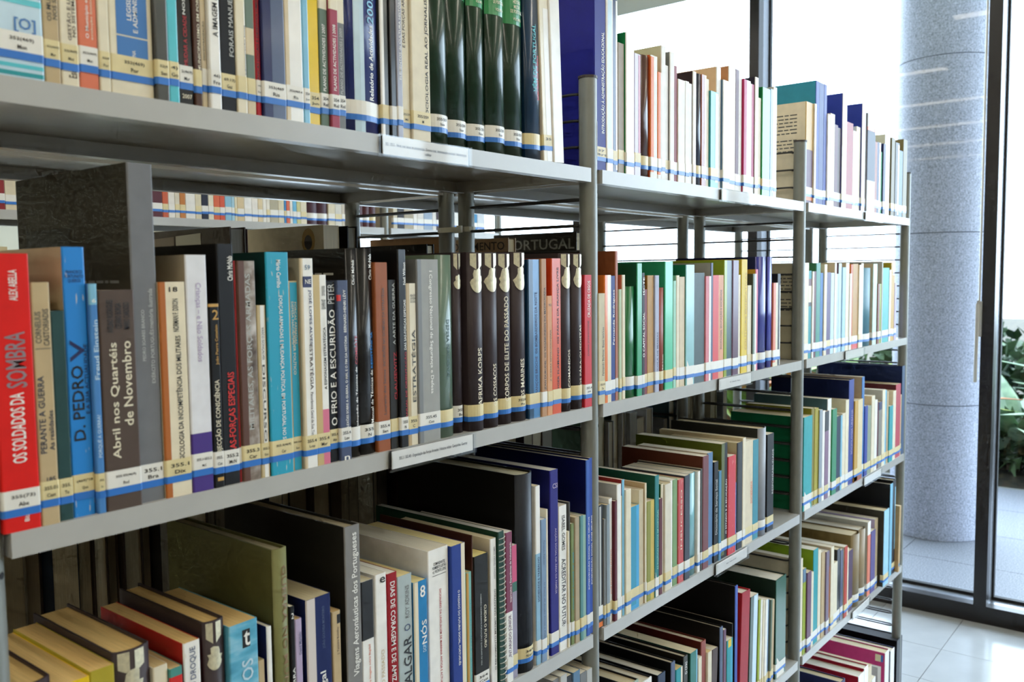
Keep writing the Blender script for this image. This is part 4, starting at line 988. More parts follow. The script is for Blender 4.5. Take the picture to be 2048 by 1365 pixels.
  dict(x0=1368.3,x1=1404.7,h=235.5,c='2b5058',s=4.0,side='8ea22a',b=[(0, 1, '96a92b', -0.5, -0.15)],l='w',n='thick dark green paperback with lime green cover, 23rd from left, second shelf, middle bay',gl=1,d=0.2),
  dict(x0=1405.2,x1=1433.3,h=235.7,c='5f3a55',s=2.0,side='b7a7c4',l='w',n='plum paperback with lilac cover, 24th from left, second shelf, middle bay',gl=1),
  dict(x0=1433.8,x1=1449.3,h=206.0,c='e6dcc2',s=5.2,l='w',n='cream paperback, 25th from left, second shelf, middle bay'),
  dict(x0=1449.8,x1=1479.2,h=238.1,c='e3c637',s=3.7,side='cdb92f',t=[('POLÍTICAS EDUCATIVAS', 0.205, 0.886, 0.05, 0.35, 'c59a36', 'u')],l='w',n='yellow paperback with ochre lettering, 26th from left, second shelf, middle bay'),
  dict(x0=1479.7,x1=1500.7,h=183.6,c='e6dcc2',s=3.4,l='y',n='cream paperback, 27th from left, second shelf, middle bay'),
  dict(x0=1501.2,x1=1520.4,h=207.8,c='f1efe9',s=0.6,side='4c4d4a',b=[(0, 1.0, '66796a', -0.5, 0)],l='w',n='white paperback with dark grey cover, 28th from left, second shelf, middle bay'),
  dict(x0=1520.9,x1=1533.5,h=217.3,c='d7728c',s=3.2,side='c59a36',l='y',n='pink paperback with ochre cover, 29th from left, second shelf, middle bay',small=1),
  dict(x0=1534.0,x1=1588.7,h=244.3,c='2b2f8c',s=1.8,side='1c2557',l='w',n='tall indigo glossy report, 30th from left, second shelf, middle bay',rnd=0.6,gl=1,d=0.2),
  dict(x0=1589.2,x1=1615.5,h=244.7,c='3338a0',s=3.9,side='1c2557',l='w',n='royal blue paperback with navy cover, 31st from left, second shelf, middle bay',rnd=0.4,gl=1,d=0.2),
  dict(x0=1616.0,x1=1643.2,h=187.1,c='e6dcc2',s=2.8,side='dd7b5d',b=[(0.046, 1.0, 'dd7b5d', -0.5, 0)],l='w',n='cream paperback with salmon cover, 32nd from left, second shelf, middle bay'),
  dict(x0=1643.7,x1=1661.5,h=207.1,c='22252b',s=4.6,b=[(0.005, 0.88, 'f1efe9', 0.2, 0.5)],l='w',n='charcoal paperback, 33rd from left, second shelf, middle bay'),
 ],
 'C2': [
  dict(x0=1806.7,x1=1834.7,h=232.6,c='e6dcc2',s=3.7,side='cfc5a4',l='w',n='cream paperback, first from left, second shelf, far bay',blurb='4c4d4a',d=0.19),
  dict(x0=1835.2,x1=1855.2,h=213.4,c='2b9aa3',s=4.5,b=[(0.83, 0.909, '5e2430', -0.5, 0.5), (0.642, 0.83, 'e6dcc2', -0.5, 0.5), (0.597, 0.642, '141416', -0.5, 0.5)],l='w',n='teal paperback, second from left, second shelf, far bay'),
  dict(x0=1855.7,x1=1866.7,h=212.1,c='f1efe9',s=2.2,l='w',n='white paperback, third from left, second shelf, far bay',small=1),
  dict(x0=1867.2,x1=1885.3,h=212.1,c='5e2430',s=3.7,l='w',n='maroon paperback, fourth from left, second shelf, far bay',small=1),
  dict(x0=1885.8,x1=1915.3,h=233.0,c='3f8f80',s=4.2,side='3c7f5a',l='w',n='teal paperback with green cover, fifth from left, second shelf, far bay'),
  dict(x0=1915.8,x1=1936.6,h=208.2,c='3f78b8',s=4.6,l='w',n='blue paperback, sixth from left, second shelf, far bay'),
  dict(x0=1937.1,x1=1957.2,h=229.4,c='e6dcc2',s=2.3,l='w',n='cream paperback, seventh from left, second shelf, far bay'),
  dict(x0=1957.7,x1=1991.3,h=209.3,c='5b4a78',s=4.7,l='y',n='plum paperback, eighth from left, second shelf, far bay'),
  dict(x0=1991.8,x1=2017.6,h=207.9,c='c3dcea',s=4.8,l='w',n='pale blue paperback, ninth from left, second shelf, far bay'),
  dict(x0=2018.1,x1=2032.8,h=233.6,c='f1efe9',s=3.9,side='d8c7a6',l='w',n='white paperback with beige cover, tenth from left, second shelf, far bay',small=1),
  dict(x0=2033.3,x1=2052.1,h=205.2,c='c3dcea',s=5.4,l='w',n='pale blue paperback, 11th from left, second shelf, far bay',small=1),
  dict(x0=2052.6,x1=2075.5,h=232.5,c='c3dcea',s=5.3,side='6b4a63',l='w',n='pale blue paperback with plum cover, 12th from left, second shelf, far bay'),
  dict(x0=2076.0,x1=2101.3,h=222.1,c='a8d0ea',s=3.1,l='w',n='light blue paperback, 13th from left, second shelf, far bay'),
  dict(x0=2101.8,x1=2129.6,h=234.0,c='e6dcc2',s=3.1,side='d8c7a6',l='w',n='cream paperback with beige cover, 14th from left, second shelf, far bay'),
  dict(x0=2130.1,x1=2146.0,h=205.4,c='f1efe9',s=1.3,l='w',n='white paperback, 15th from left, second shelf, far bay',small=1),
  dict(x0=2146.5,x1=2164.7,h=230.2,c='c96a3a',s=4.7,side='e8792b',l='y',n='orange paperback, 16th from left, second shelf, far bay',small=1),
  dict(x0=2165.2,x1=2211.3,h=231.6,c='b98a35',s=5.2,b=[(0, 0.057, 'd5241f', -0.5, 0.5)],l='w',n='thick ochre paperback, 17th from left, second shelf, far bay'),
  dict(x0=2211.8,x1=2232.9,h=229.0,c='e6dcc2',s=2.9,l='y',n='cream paperback, 18th from left, second shelf, far bay',small=1),
  dict(x0=2233.4,x1=2252.7,h=233.2,c='f1efe9',s=4.0,side='4c4d4a',l='w',n='white paperback with dark grey cover, 19th from left, second shelf, far bay',small=1),
  dict(x0=2253.2,x1=2341.1,h=220.8,c='4f8190',s=4.1,l='w',n='thick steel blue paperback, 20th from left, second shelf, far bay',rnd=0.4),
  dict(x0=2341.6,x1=2378.9,h=232.3,c='cfeade',s=4.2,side='d8c7a6',l='w',n='thick mint green paperback with beige cover, 21st from left, second shelf, far bay'),
  dict(x0=2379.4,x1=2398.1,h=174.6,c='8a5a4a',s=1.4,l='w',n='brown paperback, 22nd from left, second shelf, far bay',small=1),
  dict(x0=2398.6,x1=2422.4,h=174.3,c='96a92b',s=4.4,l='w',n='lime green paperback, 23rd from left, second shelf, far bay',small=1),
  dict(x0=2422.9,x1=2432.2,h=239.9,c='c9ccc8',s=3.4,side='b9bab6',n='light grey paperback, 24th from left, second shelf, far bay',small=1),
  dict(x0=2432.7,x1=2494.9,h=220.9,c='43b4b4',s=3.8,l='w',n='thick teal paperback, 25th from left, second shelf, far bay'),
  dict(x0=2495.4,x1=2512.9,h=214.9,c='f1efe9',s=2.6,side='3f78b8',l='w',n='white paperback with blue cover, 26th from left, second shelf, far bay',small=1),
  dict(x0=2513.4,x1=2535.8,h=237.5,c='c59a36',s=3.6,side='b5a32a',l='w',n='ochre paperback with lime green cover, 27th from left, second shelf, far bay',small=1),
  dict(x0=2536.3,x1=2554.7,h=199.7,c='c59a36',s=4.4,l='w',n='ochre paperback, 28th from left, second shelf, far bay',small=1),
  dict(x0=2555.2,x1=2576.0,h=175.2,c='b7a7c4',s=3.7,l='w',n='lilac paperback, 29th from left, second shelf, far bay',small=1),
 ],
 'A3': [
  dict(x0=11.0,x1=45.0,h=239.6,c='35272a',s=4.1,l='y',n='dark brown hardback, first from left, third shelf, nearest bay',kind='h',rnd=0.7,pg='d9b674',d=0.165),
  dict(x0=47.0,x1=75.0,h=230.1,c='e9c41c',s=0.6,n='yellow paperback, second from left, third shelf, nearest bay',pg='d9b674',d=0.16,small=1),
  dict(x0=75.5,x1=98.0,h=232.6,c='b0a030',s=1.3,n='olive paperback, third from left, third shelf, nearest bay',pg='d6b270',d=0.16),
  dict(x0=99.0,x1=135.0,h=239.6,c='3b3134',s=2.7,n='dark brown hardback, twin gold ribbons, fourth from left, third shelf, nearest bay',kind='h',rnd=0.6,emb=7,pg='d9b674',d=0.168),
  dict(x0=136.0,x1=151.0,h=213.6,c='e6dcc2',s=3.8,n='cream paperback, fifth from left, third shelf, nearest bay',d=0.13,pg='c9ae7c',small=1),
  dict(x0=151.5,x1=165.0,h=207.1,c='4c8f86',s=1.6,b=[(0.599, 0.959, 'd5241f', -0.5, 0.5)],n='teal paperback, sixth from left, third shelf, nearest bay',d=0.13,pg='c9ae7c',small=1),
  dict(x0=168.0,x1=186.0,h=226.1,c='f1efe9',s=3.9,side='b3251f',t=[('O MASSACRE DE WIRIYAMU DROQUE', 0.375, 0.976, -0.15, 0.25, '55627f', 'u')],n='white paperback with red back cover, seventh from left, third shelf, nearest bay',pg='dbb878',d=0.165,wear=1),
  dict(x0=191.0,x1=215.0,h=239.1,c='3b3134',s=3.7,n='dark brown hardback, silver ribbon and emblem, eighth from left, third shelf, nearest bay',kind='h',rnd=0.6,emb=8,pg='d9b674',d=0.168),
  dict(x0=217.0,x1=251.0,h=228.1,c='5fb0cc',s=0.7,t=[('t', 0.887, 0.957, 0.0, 0.22, 'f1efe9', 'h'), ('CONFLITOS', 0.398, 0.823, -0.1, 0.3, 'c3dcea', 'u')],b=[(0.88, 0.964, '141416', -0.05, 0.22)],n='light blue paperback with t monogram, ninth from left, third shelf, nearest bay',pg='dbb878',d=0.15,mot=2),
  dict(x0=251.5,x1=260.0,h=179.1,c='c2ab84',s=2.9,n='slim tan paperback, tenth from left, third shelf, nearest bay',d=0.12,pg='c9ae7c',small=1),
  dict(x0=263.0,x1=269.0,h=213.1,c='f1efe9',s=1.6,side='1c2557',n='slim white paperback with navy cover, 11th from left, third shelf, nearest bay',d=0.15),
  dict(x0=273.0,x1=292.0,h=293.6,c='767647',s=0.8,side='5a5830',t=[('GUERRA NO MUNDO', 0.39, 0.935, 0.0, 0.38, '7d6038', 'd')],n='tall olive cloth hardback, 12th from left, third shelf, nearest bay',kind='h',rnd=0.5,pg='a8a084',d=0.21),
  dict(x0=292.5,x1=299.0,h=226.1,c='141416',s=1.2,t=[('2', 0.938, 0.967, -0.2, 0.3, 'f1efe9', 'h'), ('GUERRA', 0.534, 0.696, -0.2, 0.3, 'f1efe9', 'u')],n='slim black paperback with white lettering, 13th from left, third shelf, nearest bay',d=0.14),
  dict(x0=299.5,x1=309.0,h=209.1,c='b7a7c4',s=2.1,t=[('David Martelo', 0.806, 0.928, 0, 0.35, '55627f', 'u')],n='lilac paperback with slate lettering, 14th from left, third shelf, nearest bay',pg='cfae74',d=0.14),
  dict(x0=315.0,x1=349.0,h=226.1,c='18265a',s=1.4,t=[('JOÃO GOUVEIA MONTEIRO', 0.728, 0.945, 0.1, 0.25, '55627f', 'u'), ('Portugal', 0.367, 0.613, 0.0, 0.3, 'f1efe9', 'u')],b=[(0, 1, 'd9cfc8', -0.5, -0.15)],n='navy paperback with slate lettering, 15th from left, third shelf, nearest bay',pg='c7b893',d=0.16),
  dict(x0=351.0,x1=363.0,h=201.6,c='c2ab84',s=1.5,t=[('J. Teixeira Botelho', 0.745, 0.906, 0.0, 0.3, '564840', 'u')],b=[(0.926, 0.979, '141416', 0.05, 0.45)],n='tan paperback with brown lettering, 16th from left, third shelf, nearest bay',pg='cfae74',d=0.14),
  dict(x0=371.0,x1=394.0,h=295.6,c='83817f',s=0.7,side='262521',t=[('Viagens Aeronáuticas dos Portugueses', 0.392, 0.971, -0.1, 0.38, 'f1efe9', 'u')],n='tall grey hardback VIAGENS AERONÁUTICAS, 17th from left, third shelf, nearest bay',kind='h',pg='b8ac8e',d=0.24),
  dict(x0=396.0,x1=415.0,h=223.6,c='f1efe9',s=2.8,t=[('Outra Imagens sobre Bagdad', 0.402, 0.65, 0.0, 0.2, 'dd7b5d', 'u')],b=[(0.68, 1, '141416', -0.5, 0.5)],n='white paperback with salmon lettering, 18th from left, third shelf, nearest bay',pg='d9cfae',d=0.15),
  dict(x0=418.0,x1=436.0,h=226.1,c='f1efe9',s=2.4,t=[('e', 0.948, 0.981, -0.1, 0.4, '141416', 'h'), ('NADA NO PASSADO', 0.25, 0.583, -0.1, 0.2, 'd8c7a6', 'u')],n='white paperback with black lettering, 19th from left, third shelf, nearest bay',pg='e2dcc8',d=0.17),
  dict(x0=438.0,x1=455.0,h=221.6,c='98141f',s=3.6,t=[('DIAS DE CORAGEM E DE AMIZADE', 0.301, 0.951, -0.2, 0.25, 'f1efe9', 'd')],n='dark red paperback with white serif lettering, 20th from left, third shelf, nearest bay',pg='ece6d6',d=0.17),
  dict(x0=455.5,x1=480.0,h=213.1,c='b0bdbd',s=3.5,t=[('ROY ADKINS', 0.739, 0.934, 0.0, 0.28, '7b7d7e', 'u'), ('O', 0.661, 0.703, -0.1, 0.35, '55627f', 'u'), ('TRAFALGAR', 0.128, 0.628, -0.15, 0.4, '22252b', 'u')],n='light grey paperback with grey lettering, 21st from left, third shelf, nearest bay',pg='ead89a',d=0.165),
  dict(x0=482.0,x1=505.0,h=198.6,c='2580b8',s=1.7,t=[('NÓS', 0.581, 0.739, -0.05, 0.42, 'f1efe9', 'u'), ('DOP', 0.528, 0.575, 0.1, 0.35, 'c3dcea', 'u'), ('8', 0.89, 0.968, -0.05, 0.35, 'f1efe9', 'h')],b=[(0, 1, 'e6dcc2', -0.5, -0.2)],n='blue paperback with white lettering, 22nd from left, third shelf, nearest bay',pg='ead89a',d=0.15),
  dict(x0=511.0,x1=549.0,h=231.1,c='f1efe9',s=5.0,t=[('COMANDANTES\nHUMBERTO LEITÃO\ne J. VICENTE LOPES', 0.859, 0.925, -0.3, 0.38, '141416', 'h'), ('DICIONÁRIO DA LINGUAGEM DE MARINHA ANTIGA E ACTUAL', 0.206, 0.764, 0.02, 0.14, 'b3202c', 'd')],b=[(0.847, 0.85, '141416', -0.3, 0.38)],n='thick white dictionary of maritime language, 23rd from left, third shelf, nearest bay',pg='ddd3bb',d=0.19),
  dict(x0=550.0,x1=577.0,h=228.6,c='27408e',s=0.5,t=[('O PASSADO DO FUTURO SOCIAL, PORTUGUÊS', 0.28, 0.73, -0.1, 0.1, 'f1efe9', 'd')],b=[(0, 1, 'e6dcc2', 0.2, 0.5)],n='royal blue paperback with white lettering, 24th from left, third shelf, nearest bay',pg='ead89a',d=0.17),
  dict(x0=577.5,x1=580.0,h=186.1,c='8fbfae',s=2.5,n='slim mint green paperback, 25th from left, third shelf, nearest bay',d=0.14,small=1),
  dict(x0=581.0,x1=591.0,h=184.6,c='7fb5ab',s=1.9,t=[('Um desafio à responsabilidade', 0.151, 0.793, 0.1, 0.35, '2b9aa3', 'u')],b=[(0, 0.996, 'c79a4e', -0.5, -0.1)],n='mint green paperback with teal lettering, 26th from left, third shelf, nearest bay',pg='ead89a',d=0.14),
  dict(x0=593.0,x1=595.0,h=233.1,c='4a2a1e',s=2.6,side='4a2a1e',n='slim chocolate paperback, 27th from left, third shelf, nearest bay',d=0.18,pg='b5a888',small=1),
  dict(x0=595.5,x1=625.0,h=202.6,c='16140f',s=1.1,t=[('CUIDAR O FUTURO', 0.345, 0.645, 0.15, 0.32, 'e6dcc2', 'd'), ('COMISSÃO INDEPENDENTE POPULAÇÃO E QUALIDADE DE VIDA', 0.233, 0.732, -0.12, 0, 'b9bab6', 'd')],l='w',n='black paperback with cream lettering, 28th from left, third shelf, nearest bay',pg='e8d68c',d=0.16,code='364\nCui'),
  dict(x0=634.0,x1=647.0,h=217.1,c='f1efe9',s=4.7,side='e6dcc2',t=[('ANTÓNIO TEIXEIRA GOMES', 0.732, 0.945, 0.0, 0.28, '7b7d7e', 'u'), ('O RENDIMENTO MÍNIMO GARANTIDO', 0.127, 0.666, 0.0, 0.3, '4c4d4a', 'u')],n='cream paperback RENDIMENTO MÍNIMO GARANTIDO, 29th from left, third shelf, nearest bay',d=0.18,pg='ece2c0'),
  dict(x0=649.0,x1=662.0,h=224.1,c='284a40',s=2.4,side='16402e',n='spiral-bound report with green cover, 30th from left, third shelf, nearest bay',spiral=1,d=0.25,pg='d9d9d4',kind='p'),
  dict(x0=663.0,x1=678.0,h=220.1,c='f1efe9',s=0.7,t=[('Inspirações e Experiências de Voluntariado', 0.534, 0.931, 0.05, 0.35, 'f1efe9', 'u'), ('VOLUNTARIADO JÚNIOR', 0.099, 0.451, -0.3, 0.35, '6b4a63', 'u')],b=[(0.471, 1, '7a2a4a', -0.5, 0.5)],l='w',n='maroon and white paperback VOLUNTARIADO JÚNIOR, 31st from left, third shelf, nearest bay',d=0.18,pg='e6e0d2'),
  dict(x0=678.5,x1=692.0,h=196.6,c='9c96a8',s=3.6,b=[(0.725, 1, 'd2567e', -0.5, 0.5), (0.654, 0.725, '2f6a58', -0.5, 0.5)],l='y',n='lilac paperback, 32nd from left, third shelf, nearest bay',d=0.17),
  dict(x0=696.0,x1=736.0,h=295.6,c='1d222c',s=1.0,side='0c0c0c',l='y',n='very tall black rounded hardback, 33rd from left, third shelf, nearest bay',kind='h',rnd=0.8,pg='c9c2a4',d=0.25,code='364\nSer'),
  dict(x0=736.5,x1=748.0,h=272.1,c='8fb8d0',s=3.2,side='f1efe9',t=[('SOCIEDADE E TRABALHO', 0.353, 0.605, -0.15, 0.25, '1c2557', 'u')],b=[(0.624, 1, 'f1efe9', -0.5, 0.5)],l='w',n='tall light blue paperback with navy lettering, 34th from left, third shelf, nearest bay',d=0.2),
  dict(x0=748.5,x1=762.0,h=219.1,c='7f98b4',s=2.2,t=[('Fernando Pedroso', 0.683, 0.851, -0.1, 0.15, '55627f', 'd'), ('O Plano de Acção Social e Políticas', 0.12, 0.561, -0.1, 0.15, '55627f', 'd')],l='w',n='steel blue paperback with slate lettering, 35th from left, third shelf, nearest bay',d=0.17,pg='e6e0d2'),
  dict(x0=763.0,x1=768.0,h=231.6,c='e6dcc2',s=3.4,side='e6dcc2',l='y',n='slim cream paperback, 36th from left, third shelf, nearest bay',d=0.18),
  dict(x0=776.0,x1=797.0,h=288.1,c='1f1a78',s=5.3,side='0d1250',t=[('ACÇÃO SOCIAL NA ÁREA DA FAMÍLIA', 0.328, 0.685, 0.0, 0.3, 'b7a7c4', 'd'), ('CSI', 0.9, 0.927, -0.2, 0.4, 'b7a7c4', 'h')],l='w',n='tall indigo paperback ACÇÃO SOCIAL, 37th from left, third shelf, nearest bay',kind='p',d=0.23,pg='d9d3c4'),
  dict(x0=797.5,x1=818.0,h=228.6,c='f1efe9',s=4.6,t=[('ISABEL GOMES', 0.69, 0.931, -0.15, 0.25, '4c4d4a', 'd'), ('ACREDITAR NO FUTURO', 0.134, 0.635, -0.2, 0.3, '22252b', 'd')],l='w',n='white paperback with dark grey lettering, 38th from left, third shelf, nearest bay',d=0.17,pg='dcd2bd'),
  dict(x0=818.5,x1=823.0,h=185.1,c='e6dcc2',s=2.6,l='w',n='slim cream paperback, 39th from left, third shelf, nearest bay',d=0.14,small=1),
  dict(x0=823.5,x1=828.0,h=230.1,c='4c4d4a',s=4.6,side='4c4d4a',l='w',n='slim dark grey paperback, 40th from left, third shelf, nearest bay',d=0.18,small=1),
  dict(x0=828.5,x1=837.0,h=194.6,c='7d8c5a',s=3.7,t=[('2000 da palavra aos actos', 0.291, 0.766, -0.2, 0.3, '2b9aa3', 'd')],l='w',n='slim grey green paperback with teal lettering, 41st from left, third shelf, nearest bay',d=0.15),
  dict(x0=837.5,x1=850.0,h=203.1,c='b0a084',s=2.3,l='y',n='tan paperback, 42nd from left, third shelf, nearest bay',d=0.16),
  dict(x0=850.5,x1=859.0,h=202.6,c='5c8f90',s=1.2,l='y',n='slim teal paperback, 43rd from left, third shelf, nearest bay',d=0.16),
  dict(x0=860.0,x1=870.0,h=200.6,c='8fb0a0',s=3.5,l='y',n='mint green paperback, 44th from left, third shelf, nearest bay',d=0.16),
  dict(x0=871.0,x1=881.0,h=288.1,c='3f64b4',s=3.3,side='0c1450',t=[('INTERVENÇÃO SOCIAL COM GRUPOS', 0.265, 0.678, -0.1, 0.35, 'f1efe9', 'u')],l='w',n='tall blue book INTERVENÇÃO SOCIAL, left copy, 45th from left, third shelf, nearest bay',d=0.235),
  dict(x0=882.0,x1=892.0,h=289.6,c='2f50a8',s=5.3,side='1c2557',t=[('INTERVENÇÃO SOCIAL COM GRUPOS', 0.281, 0.674, -0.1, 0.35, 'f1efe9', 'u')],l='w',n='tall blue book INTERVENÇÃO SOCIAL, right copy, 46th from left, third shelf, nearest bay',d=0.235),
 ],
 'B3': [
  dict(x0=904.2,x1=921.7,h=206.2,c='22252b',s=5.3,b=[(0.134, 0.988, 'b9bab6', -0.1, 0.2), (0.007, 0.048, 'e8792b', -0.5, 0.5)],l='w',n='charcoal paperback, first from left, third shelf, middle bay'),
  dict(x0=922.2,x1=928.4,h=181.0,c='7b7d7e',s=3.5,l='y',n='slim grey paperback, second from left, third shelf, middle bay',small=1),
  dict(x0=928.9,x1=939.2,h=203.4,c='8b98a0',s=2.3,l='y',n='steel blue paperback, third from left, third shelf, middle bay'),
  dict(x0=939.7,x1=950.2,h=211.3,c='f1efe9',s=5.0,t=[('JOSÉ EDUARDO FRANCO', 0.226, 0.59, -0.1, 0.3, 'dd7b5d', 'u')],l='y',n='white paperback with salmon lettering, fourth from left, third shelf, middle bay'),
  dict(x0=950.7,x1=958.8,h=205.8,c='5e2430',s=0.5,l='y',n='slim maroon paperback, fifth from left, third shelf, middle bay'),
  dict(x0=959.3,x1=972.4,h=231.7,c='f1efe9',s=1.0,side='b9bab6',l='w',n='white paperback with light grey cover, sixth from left, third shelf, middle bay'),
  dict(x0=972.9,x1=978.8,h=209.2,c='c2ab84',s=3.3,l='w',n='slim tan paperback, seventh from left, third shelf, middle bay',small=1),
  dict(x0=979.3,x1=987.0,h=236.1,c='7fbcd8',s=3.6,side='b03a34',l='w',n='slim light blue paperback with red cover, eighth from left, third shelf, middle bay'),
  dict(x0=987.5,x1=1005.1,h=217.1,c='e6dcc2',s=1.2,side='e6dcc2',l='y',n='cream paperback, ninth from left, third shelf, middle bay'),
  dict(x0=1005.6,x1=1036.1,h=182.4,c='4fa8d8',s=3.6,side='1fa0be',b=[(0.041, 1.0, '2b93b4', -0.5, 0.15)],l='y',n='light blue paperback with cyan cover, tenth from left, third shelf, middle bay',pg='d9c79a'),
  dict(x0=1036.6,x1=1053.6,h=206.6,c='cdbf9e',s=5.0,side='e6dcc2',l='y',n='cream paperback, 11th from left, third shelf, middle bay'),
  dict(x0=1054.1,x1=1059.7,h=215.9,c='e6dcc2',s=2.4,side='c2ab84',l='w',n='slim cream paperback with tan cover, 12th from left, third shelf, middle bay',small=1),
  dict(x0=1060.2,x1=1087.3,h=181.1,c='cdb45a',s=2.7,b=[(0.004, 1.0, '8a8a2a', -0.5, 0.0)],l='y',n='ochre paperback, 13th from left, third shelf, middle bay'),
  dict(x0=1087.8,x1=1102.2,h=223.1,c='2d7f82',s=1.6,side='1b5a4a',t=[('AS POLÍTICAS SOCIAIS EM PORTUGAL', 0.224, 0.718, -0.1, 0.3, '9fd3bd', 'u')],l='w',n='teal paperback with mint green lettering, 14th from left, third shelf, middle bay',wedge='2b9aa3'),
  dict(x0=1102.7,x1=1115.6,h=177.4,c='5e2430',s=2.0,l='y',n='maroon paperback, 15th from left, third shelf, middle bay'),
  dict(x0=1116.1,x1=1124.9,h=201.8,c='e6dcc2',s=5.4,side='1f6a3c',l='y',n='slim cream paperback with green cover, 16th from left, third shelf, middle bay'),
  dict(x0=1125.4,x1=1149.5,h=199.5,c='dfd8c4',s=2.4,l='y',n='white paperback, 17th from left, third shelf, middle bay'),
  dict(x0=1150.0,x1=1159.1,h=201.8,c='f1efe9',s=5.3,l='w',n='white paperback, 18th from left, third shelf, middle bay'),
  dict(x0=1159.6,x1=1177.6,h=201.1,c='7fa070',s=5.1,l='y',n='grey green paperback, 19th from left, third shelf, middle bay'),
  dict(x0=1178.1,x1=1199.9,h=198.2,c='c94a4a',s=3.5,t=[('INSUCESSO', 0.318, 0.899, -0.1, 0.15, 'e6dcc2', 'u')],l='w',n='red paperback with cream lettering, 20th from left, third shelf, middle bay',wear=1),
  dict(x0=1200.4,x1=1221.5,h=201.7,c='3d4450',s=1.8,l='w',n='slate paperback, 21st from left, third shelf, middle bay'),
  dict(x0=1222.0,x1=1255.0,h=200.5,c='74aeb6',s=5.4,l='y',n='teal paperback, 22nd from left, third shelf, middle bay',rnd=0.4,gl=1),
  dict(x0=1255.5,x1=1266.7,h=200.3,c='f1efe9',s=3.0,l='w',n='white paperback, 23rd from left, third shelf, middle bay'),
  dict(x0=1267.2,x1=1275.2,h=203.4,c='4c4d4a',s=2.6,l='w',n='slim dark grey paperback, 24th from left, third shelf, middle bay',small=1),
  dict(x0=1275.7,x1=1301.3,h=226.2,c='7a4a4e',s=2.1,side='60301f',l='y',n='maroon paperback with russet cover, 25th from left, third shelf, middle bay',d=0.185),
  dict(x0=1301.8,x1=1325.7,h=228.0,c='5a7fa6',s=5.4,side='e6dcc2',l='w',n='blue paperback with cream cover, 26th from left, third shelf, middle bay'),
  dict(x0=1326.2,x1=1346.1,h=206.1,c='141416',s=3.0,t=[('Dicionário de Serviço Social', 0.275, 0.822, -0.2, 0.35, 'b9bab6', 'u')],l='y',n='black paperback with light grey lettering, 27th from left, third shelf, middle bay'),
  dict(x0=1346.6,x1=1358.6,h=184.8,c='4d86a8',s=1.9,l='w',n='steel blue paperback, 28th from left, third shelf, middle bay',small=1),
  dict(x0=1359.1,x1=1387.3,h=237.8,c='141416',s=2.9,side='5f6a20',t=[('O ESTADO E A EDUCAÇÃO', 0.201, 0.683, 0.15, 0.45, 'f1efe9', 'u')],b=[(0.025, 1.0, '57601f', -0.5, 0.0)],l='w',n='black paperback with white lettering, 29th from left, third shelf, middle bay',d=0.2),
  dict(x0=1387.8,x1=1424.2,h=206.6,c='cf2a34',s=1.1,l='y',n='thick red paperback, 30th from left, third shelf, middle bay',wear=1),
  dict(x0=1424.7,x1=1433.2,h=145.5,c='3f78b8',s=3.6,l='y',n='slim blue paperback, 31st from left, third shelf, middle bay',small=1),
  dict(x0=1433.7,x1=1459.9,h=228.5,c='22252b',s=2.7,side='c9bd9c',b=[(0.133, 0.991, '141416', -0.3, 0.5)],l='w',n='charcoal paperback with cream cover, 32nd from left, third shelf, middle bay'),
  dict(x0=1460.4,x1=1475.1,h=234.9,c='e6dcc2',s=2.0,side='d8c7a6',l='w',n='cream paperback with beige cover, 33rd from left, third shelf, middle bay',d=0.2),
  dict(x0=1475.6,x1=1518.1,h=224.0,c='ddd0b4',s=4.4,t=[('SOCIEDADE', 0.376, 0.596, 0.2, 0.4, 'dd7b5d', 'u')],l='y',n='thick cream paperback with salmon lettering, 34th from left, third shelf, middle bay'),
  dict(x0=1518.6,x1=1547.5,h=220.7,c='3f8ea0',s=4.6,side='b9bab6',l='y',n='teal paperback with light grey cover, 35th from left, third shelf, middle bay'),
  dict(x0=1548.0,x1=1591.5,h=241.9,c='8e9094',s=0.6,side='2b2c28',l='w',n='thick light grey hardback with charcoal cover, 36th from left, third shelf, middle bay',kind='h',rnd=0.6,d=0.22),
  dict(x0=1592.0,x1=1629.6,h=222.4,c='141416',s=3.2,side='141416',t=[('RESPONSABILIDADE', 0.374, 0.836, 0.2, 0.45, 'b9bab6', 'u')],l='y',n='thick black paperback with light grey lettering, 37th from left, third shelf, middle bay'),
 ],
 'C3': [
  dict(x0=1810.2,x1=1867.5,h=232.1,c='35a3a8',s=1.9,side='10704a',l='w',n='teal book with green back behind the post, first from left, third shelf, far bay',wedge='f1efe9',d=0.19),
  dict(x0=1868.0,x1=1890.0,h=246.9,c='857a2a',s=5.2,side='8a8a2a',l='y',n='olive paperback, second from left, third shelf, far bay'),
  dict(x0=1890.5,x1=1916.4,h=243.8,c='a59b2f',s=4.4,l='y',n='lime green paperback, third from left, third shelf, far bay'),
  dict(x0=1916.9,x1=1937.9,h=237.1,c='98a4ae',s=1.7,side='8a8a2a',l='y',n='light grey paperback with olive cover, fourth from left, third shelf, far bay'),
  dict(x0=1938.4,x1=1956.0,h=232.0,c='f1efe9',s=1.8,l='w',n='white paperback, fifth from left, third shelf, far bay',small=1),
  dict(x0=1956.5,x1=1984.0,h=227.8,c='8a6f88',s=1.3,b=[(0.778, 1.0, '22252b', -0.5, 0.5)],l='y',n='plum paperback, sixth from left, third shelf, far bay'),
  dict(x0=1984.5,x1=2011.9,h=256.8,c='f1efe9',s=5.4,side='4a6a74',l='w',n='white paperback with steel blue cover, seventh from left, third shelf, far bay',d=0.2),
  dict(x0=2012.4,x1=2046.4,h=226.9,c='3f8f6a',s=2.0,side='1f8a4c',l='w',n='grey green paperback with green cover, eighth from left, third shelf, far bay'),
  dict(x0=2046.9,x1=2079.8,h=202.6,c='1b3048',s=3.5,l='y',n='charcoal paperback, ninth from left, third shelf, far bay'),
